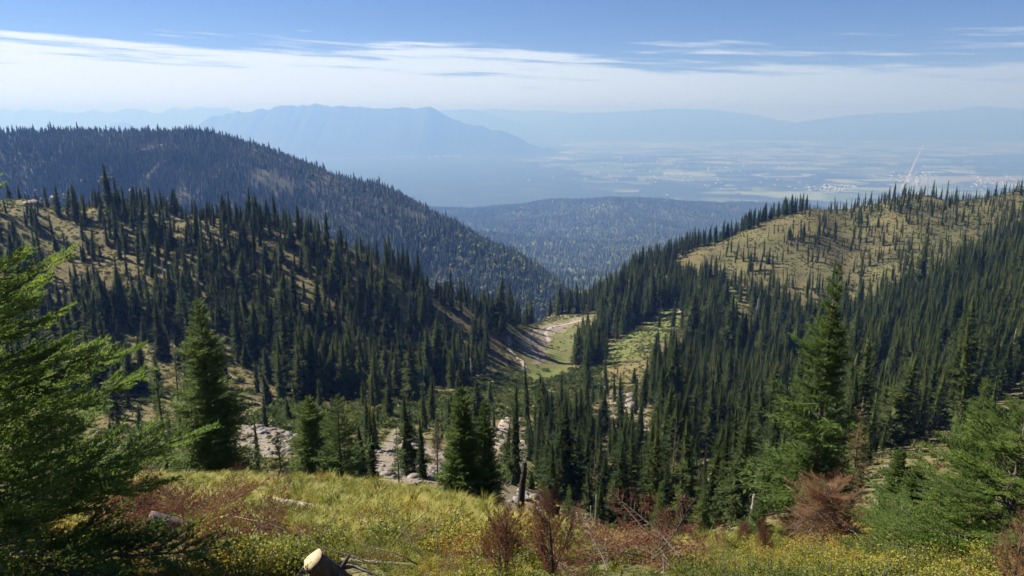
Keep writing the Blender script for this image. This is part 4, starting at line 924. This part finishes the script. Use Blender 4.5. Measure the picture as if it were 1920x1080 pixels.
pole_stick('dead_stick', 'stick', 'long pale stick lying below the sawn log', 285, 1040, .022, -.5, 1.1, -.25)
pole_stick('dead_stick', 'stick', 'thin grey stick arching out left of the pale stump', 575, 1020, .010, 2.9, .8, .18)
pole_stick('dead_stick', 'stick', 'bare grey branch lying right of the pale stump', 640, 1060, .014, -.15, 1.1, -.05)
def snag(px, ytop, Y, r0, label, mat, nb=14, bl=.06, lean=0.0, fork=False):
    x, y, z, H = px_place(px, ytop, Y); rr = np.random.default_rng(int(px)); o = link('dead_snag', None, loc=(x, y, z-.1)); tag(o, label, 'snag'); o.rotation_euler = (0, lean, 0)
    zt = np.linspace(0, H, 10); link('trunk', quads_to_mesh('snag_trunk', [tube(np.stack([rr.normal(0, r0*.12, 10), rr.normal(0, r0*.12, 10), zt], 1), r0*(1.25-.75*zt/H)*rr.uniform(.9, 1.1, 10), 8)], [M[mat]]), o)
    for k in range(nb):
        f = rr.uniform(.2, .97); a = rr.uniform(0, 6.28); l = bl*H*rr.uniform(.4, 1.2); q = np.array([0, 0, f*H]); d = np.array([math.cos(a), math.sin(a), rr.uniform(-.4, .5)])
        link('branch', quads_to_mesh('snag_branch', [tube([q, q+d*l*.5, q+d*l+[0, 0, .12*l]], [r0*.22, r0*.15, r0*.05], 4)], [M[mat]]), o)
    if fork:
        for a, l in ((0.3, .33), (2.6, .16)):
            q = np.array([0, 0, H*.45]); d = np.array([math.cos(a), math.sin(a), .2]); link('limb', quads_to_mesh('snag_limb', [tube([q, q+d*l*H*.4, q+d*l*H*.45+[0, 0, l*H*.8]], [r0*.6, r0*.45, r0*.15], 6)], [M[mat]]), o)
snag(970, 862, 24, .17, 'thick charred broken trunk right of the twin dark firs', 'char', 5, .05, .06)
snag(1398, 905, 44, .10, 'grey forked snag in front of the dark firs', 'snag', 4, .1, 0, True)
snag(1414, 925, 42, .16, 'short pale broken snag right of the forked snag', 'snag', 5, .16)
snag(1658, 912, 19, .045, 'thin white leaning dead trunk beside the young narrow fir', 'snag', 8, .14, -.12)
snag(1108, 945, 38, .05, 'thin upright bare pole at the left of the near clump', 'snag', 0)
snag(1118, 925, 40, .045, 'taller thin bare pole beside its twin at the near clump', 'snag', 0)
snag(1310, 800, 128, .22, 'dark broken trunk at the edge of the small grassy basin', 'char', 6, .06)
snag(1325, 830, 118, .2, 'grey broken trunk standing in the small grassy basin', 'snag', 6, .06)
snag(1779, 338, 520, .35, 'tall bare topped snag on the skyline of the grassy hill', 'char', 40, .10)

# boulders
def rock_mesh(name, rng):
    n = 9; m = 6; th = np.linspace(0, 2*np.pi, n, endpoint=False); V = []
    for k in range(1, m):
        ph = np.pi*k/m
        for t in th: V.append(np.array([math.cos(t)*math.sin(ph), math.sin(t)*math.sin(ph), math.cos(ph)]))
    V = np.array([[0, 0, 1.0]]+V+[[0, 0, -1.0]]); pl = unit(rng.normal(0, 1, (9, 3))); dd = rng.uniform(.45, .85, 9)
    for p, d in zip(pl, dd):
        k = V@p; V = V - np.where(k > d, k-d, 0)[:, None]*p
    V = V+rng.normal(0, .03, V.shape); T = []
    for j in range(n): T.append((0, 1+j, 1+(j+1) % n)); T.append((len(V)-1, len(V)-1-n+(j+1) % n, len(V)-1-n+j))
    for k in range(m-2):
        for j in range(n): a, b = 1+k*n+j, 1+k*n+(j+1) % n; T += [(a, a+n, b+n), (a, b+n, b)]
    return mesh_np(name, V, T, [M['rock']])
ROCKS = [rock_mesh('boulder', fr) for _ in range(6)]
def rocks(spots, label, group, seed):
    r = np.random.default_rng(seed)
    for px, py, sx, sy, n, lo, hi in spots:
        for _ in range(n):
            p = ground_at(px+r.normal()*sx, py+r.normal()*sy); o = link('boulder', ROCKS[r.integers(0, 6)], loc=p); s_ = r.uniform(lo, hi)*(1.6 if r.random() < .15 else 1)
            o.scale = (s_*r.uniform(.9, 1.5), s_*r.uniform(.8, 1.3), s_*r.uniform(.45, .8)); o.rotation_euler = (r.normal(0, .2), r.normal(0, .2), r.uniform(0, 6.28)); tag(o, label, 'rock', group)
def stones():
    r = np.random.default_rng(68); n = 120000; Y = 24+np.sqrt(r.random(n))*380; X = r.uniform(-.8, .8, n)*Y; Z = ground(X, Y); px, py = project(X, Y, Z)
    jx = px+14*fbm(X/9, Y/9, 3, 21); jy = py+9*fbm(X/9, Y/9, 3, 22); d = np.full(n, 0.012)
    for poly, v in ((SCREE, .9), (LROCK, .95), (ROCKY, .5), (GAP, .35), (BASIN, .3), (GRAVEL, .25)): d = np.where(in_poly(jx, jy, poly), v, d)
    k = (r.random(n) < d) & (hidden_by(X, Y, Z) < .5) & (py < 1075); X, Y, Z = X[k], Y[k], Z[k]; n = len(X); sz = np.exp(r.normal(0, .5, n))*.22
    scatter('stones', np.stack([X, Y, Z], 1), zrot(n, r, .3), np.stack([sz*1.3, sz, sz*.6], 1), r.integers(0, 6, n), [proto('stone_variant', m_) for m_ in ROCKS], 'loose pale stones strewn over the bare gullies and slopes', 'stones')
stones()
rocks([(500, 803, 24, 5, 26, .3, .85), (545, 818, 14, 5, 12, .3, .75)], 'pale boulder of the rock field behind the broad dark fir', 'boulders of the rock field', 1)
rocks([(765, 865, 14, 18, 20, .3, .9), (800, 885, 12, 10, 14, .3, .8)], 'grey boulder in the rocky gully behind the grass bank', 'boulders in the gully', 2)
rocks([(1170, 755, 18, 8, 12, .6, 1.6)], 'pale boulder on the rusty clearing in the forest', 'boulders in the clearing', 3)
rocks([(990, 928, 16, 7, 10, .25, .7)], 'dark grey boulder beside the charred trunk', 'boulders by the charred trunk', 4)
rocks([(1800, 800, 16, 10, 12, .5, 1.2)], 'pale boulder on the slope left of the lone broad fir', 'boulders by the lone fir', 5)
rocks([(90, 372, 30, 6, 14, 1.0, 2.4)], 'grey boulder of the outcrop on top of the left slope', 'boulders of the outcrop', 6)
rocks([(1345, 895, 24, 8, 10, .3, .8)], 'pale boulder in the small grassy basin', 'boulders in the basin', 7)
rocks([(1905, 525, 12, 14, 8, 1.5, 3.0)], 'pale cliff block between firs at the right edge', 'cliff blocks', 8)
rocks([(604, 931, 2, 1, 1, .10, .12)], 'small white stone in the grass above the dirt path', None, 9)
rocks([(735, 958, 2, 1, 1, .10, .12)], 'small grey stone at the end of the dirt path', None, 10)

# chairlift
def box_part(c, s_):
    c, s_ = np.array(c, float), np.array(s_, float)/2; V = np.array([c+s_*[x, y, z] for z in (-1, 1) for x, y in ((-1, -1), (1, -1), (1, 1), (-1, 1))])
    return V, np.array([(0, 3, 2, 1), (4, 5, 6, 7), (0, 1, 5, 4), (1, 2, 6, 5), (2, 3, 7, 6), (3, 0, 4, 7)])
LIFT_D = math.radians(38)
def tower(px, ytop, Y, label, h=15):
    p = at(px, ytop, Y); o = link('lift_tower', None, loc=(p[0], p[1], p[2]-h)); tag(o, label, 'lift tower', 'chairlift towers')
    link('mast', quads_to_mesh('mast', [tube([[0, 0, -4], [0, 0, h*.5], [0, 0, h]], [.55, .5, .42], 10)], [M['steel']]), o)
    link('crossarm', quads_to_mesh('crossarm', [box_part((0, 0, h), (5.2, .4, .5))], [M['steel']]), o)
    link('lifting_frame', quads_to_mesh('lifting_frame', [box_part((0, 0, h+1.7), (4.4, .3, .3)), box_part((-1.6, 0, h+.9), (.2, .2, 1.5)), box_part((1.6, 0, h+.9), (.2, .2, 1.5))], [M['steel']]), o)
    for sx in (-2.4, 2.4): link('sheave_train', quads_to_mesh('sheave_train', [box_part((sx, 0, h-.15), (.5, 2.6, .5))], [M['steel']]), o)
    return np.array([p[0], p[1], p[2]])
T1 = tower(202, 332, 335, 'nearer chairlift tower on the left slope skyline', 17); T2 = tower(332, 369, 405, 'farther smaller chairlift tower down the line', 15)
def chair(px, py, Y, label, white):
    p = at(px, py, Y); o = link('lift_chair', None, loc=p); tag(o, label, 'lift chair', 'chairs of the chairlift')
    link('hanger', quads_to_mesh('hanger', [tube([[0, 0, 2.6], [0, .25, 1.6], [0, .25, .5], [0, 0, .1]], [.06, .06, .06, .06], 6)], [M['steel']]), o)
    m = M['seat'] if white else M['steel']  # sunlit chairs get the white colour, the others stay steel
    link('seat', quads_to_mesh('seat', [box_part((0, 0, 0), (1.9, .55, .14))], [m]), o); link('backrest', quads_to_mesh('backrest', [box_part((0, .3, .38), (1.9, .10, .55))], [m]), o)
    link('safety_bar', quads_to_mesh('safety_bar', [tube([[-.9, .3, .6], [-.9, -.35, .5], [.9, -.35, .5], [.9, .3, .6]], [.04]*4, 5)], [M['steel']]), o); o.rotation_euler = (0, 0, .3)
for px, py, Y, lb, sun_white in ((156, 340, 310, 'grey lift chair leftmost of the row above the firs', 0), (188, 341, 325, 'grey lift chair just left of the nearer lift tower', 0), (219, 347, 342, 'grey lift chair just right of the nearer lift tower', 0),
                          (246, 357, 352, 'lift chair coloured white for sunlight nearer the first tower', 1), (272, 364, 362, 'lift chair coloured white for sunlight farther from the first tower', 1), (296, 369, 382, 'grey lift chair midway before the farther tower', 0),
                          (317, 373, 395, 'grey lift chair close before the farther tower', 0), (338, 379, 415, 'grey lift chair just past the farther tower', 0)):
    chair(px, py, Y, lb, sun_white)
def cable(off, label):
    A = T1+(T1-T2)*1.0; P = []
    for a, b in ((A, T1), (T1, T2), (T2, T2+(T2-T1)*.8)):
        for f in np.linspace(0, 1, 9)[:-1]: q = a+(b-a)*f; P.append(q+[off, 0, .3-4*2.0*f*(1-f)])
    o = link('lift_cable', quads_to_mesh('lift_cable', [tube(P, [.03]*len(P), 5)], [M['steel']])); tag(o, label, 'cable')
cable(-2.4, 'haul cable on the left side of the lift towers'); cable(2.4, 'haul cable on the right side of the lift towers')

# ------------------------------------------------------------------ haze
def build_haze():
    m, t, out = new_mat('haze_air')
    v = nn(t, 'ShaderNodeVolumePrincipled'); v.inputs['Color'].default_value = (0.155, 0.31, 0.77, 1); v.inputs['Absorption Color'].default_value = (0.606, 0.482, 0.0, 1); v.inputs['Density'].default_value = HAZE
    v.inputs['Anisotropy'].default_value = 0.18
    t.links.new(v.outputs[0], out.inputs['Volume'])
    lo, hi = np.array([-52000, -9000, PLAIN_Z-62]), np.array([52000, 46000, 290.0])
    c = [(x, y, z) for z in (lo[2], hi[2]) for x, y in ((lo[0], lo[1]), (hi[0], lo[1]), (hi[0], hi[1]), (lo[0], hi[1]))]
    f = [(0, 3, 2, 1), (4, 5, 6, 7), (0, 1, 5, 4), (1, 2, 6, 5), (2, 3, 7, 6), (3, 0, 4, 7)]
    tag(link('haze', mesh_np('haze', c, f, [m])), 'pale blue haze filling the air over the valley', 'haze', kind='stuff')
HAZE = 1.34e-4
build_haze()
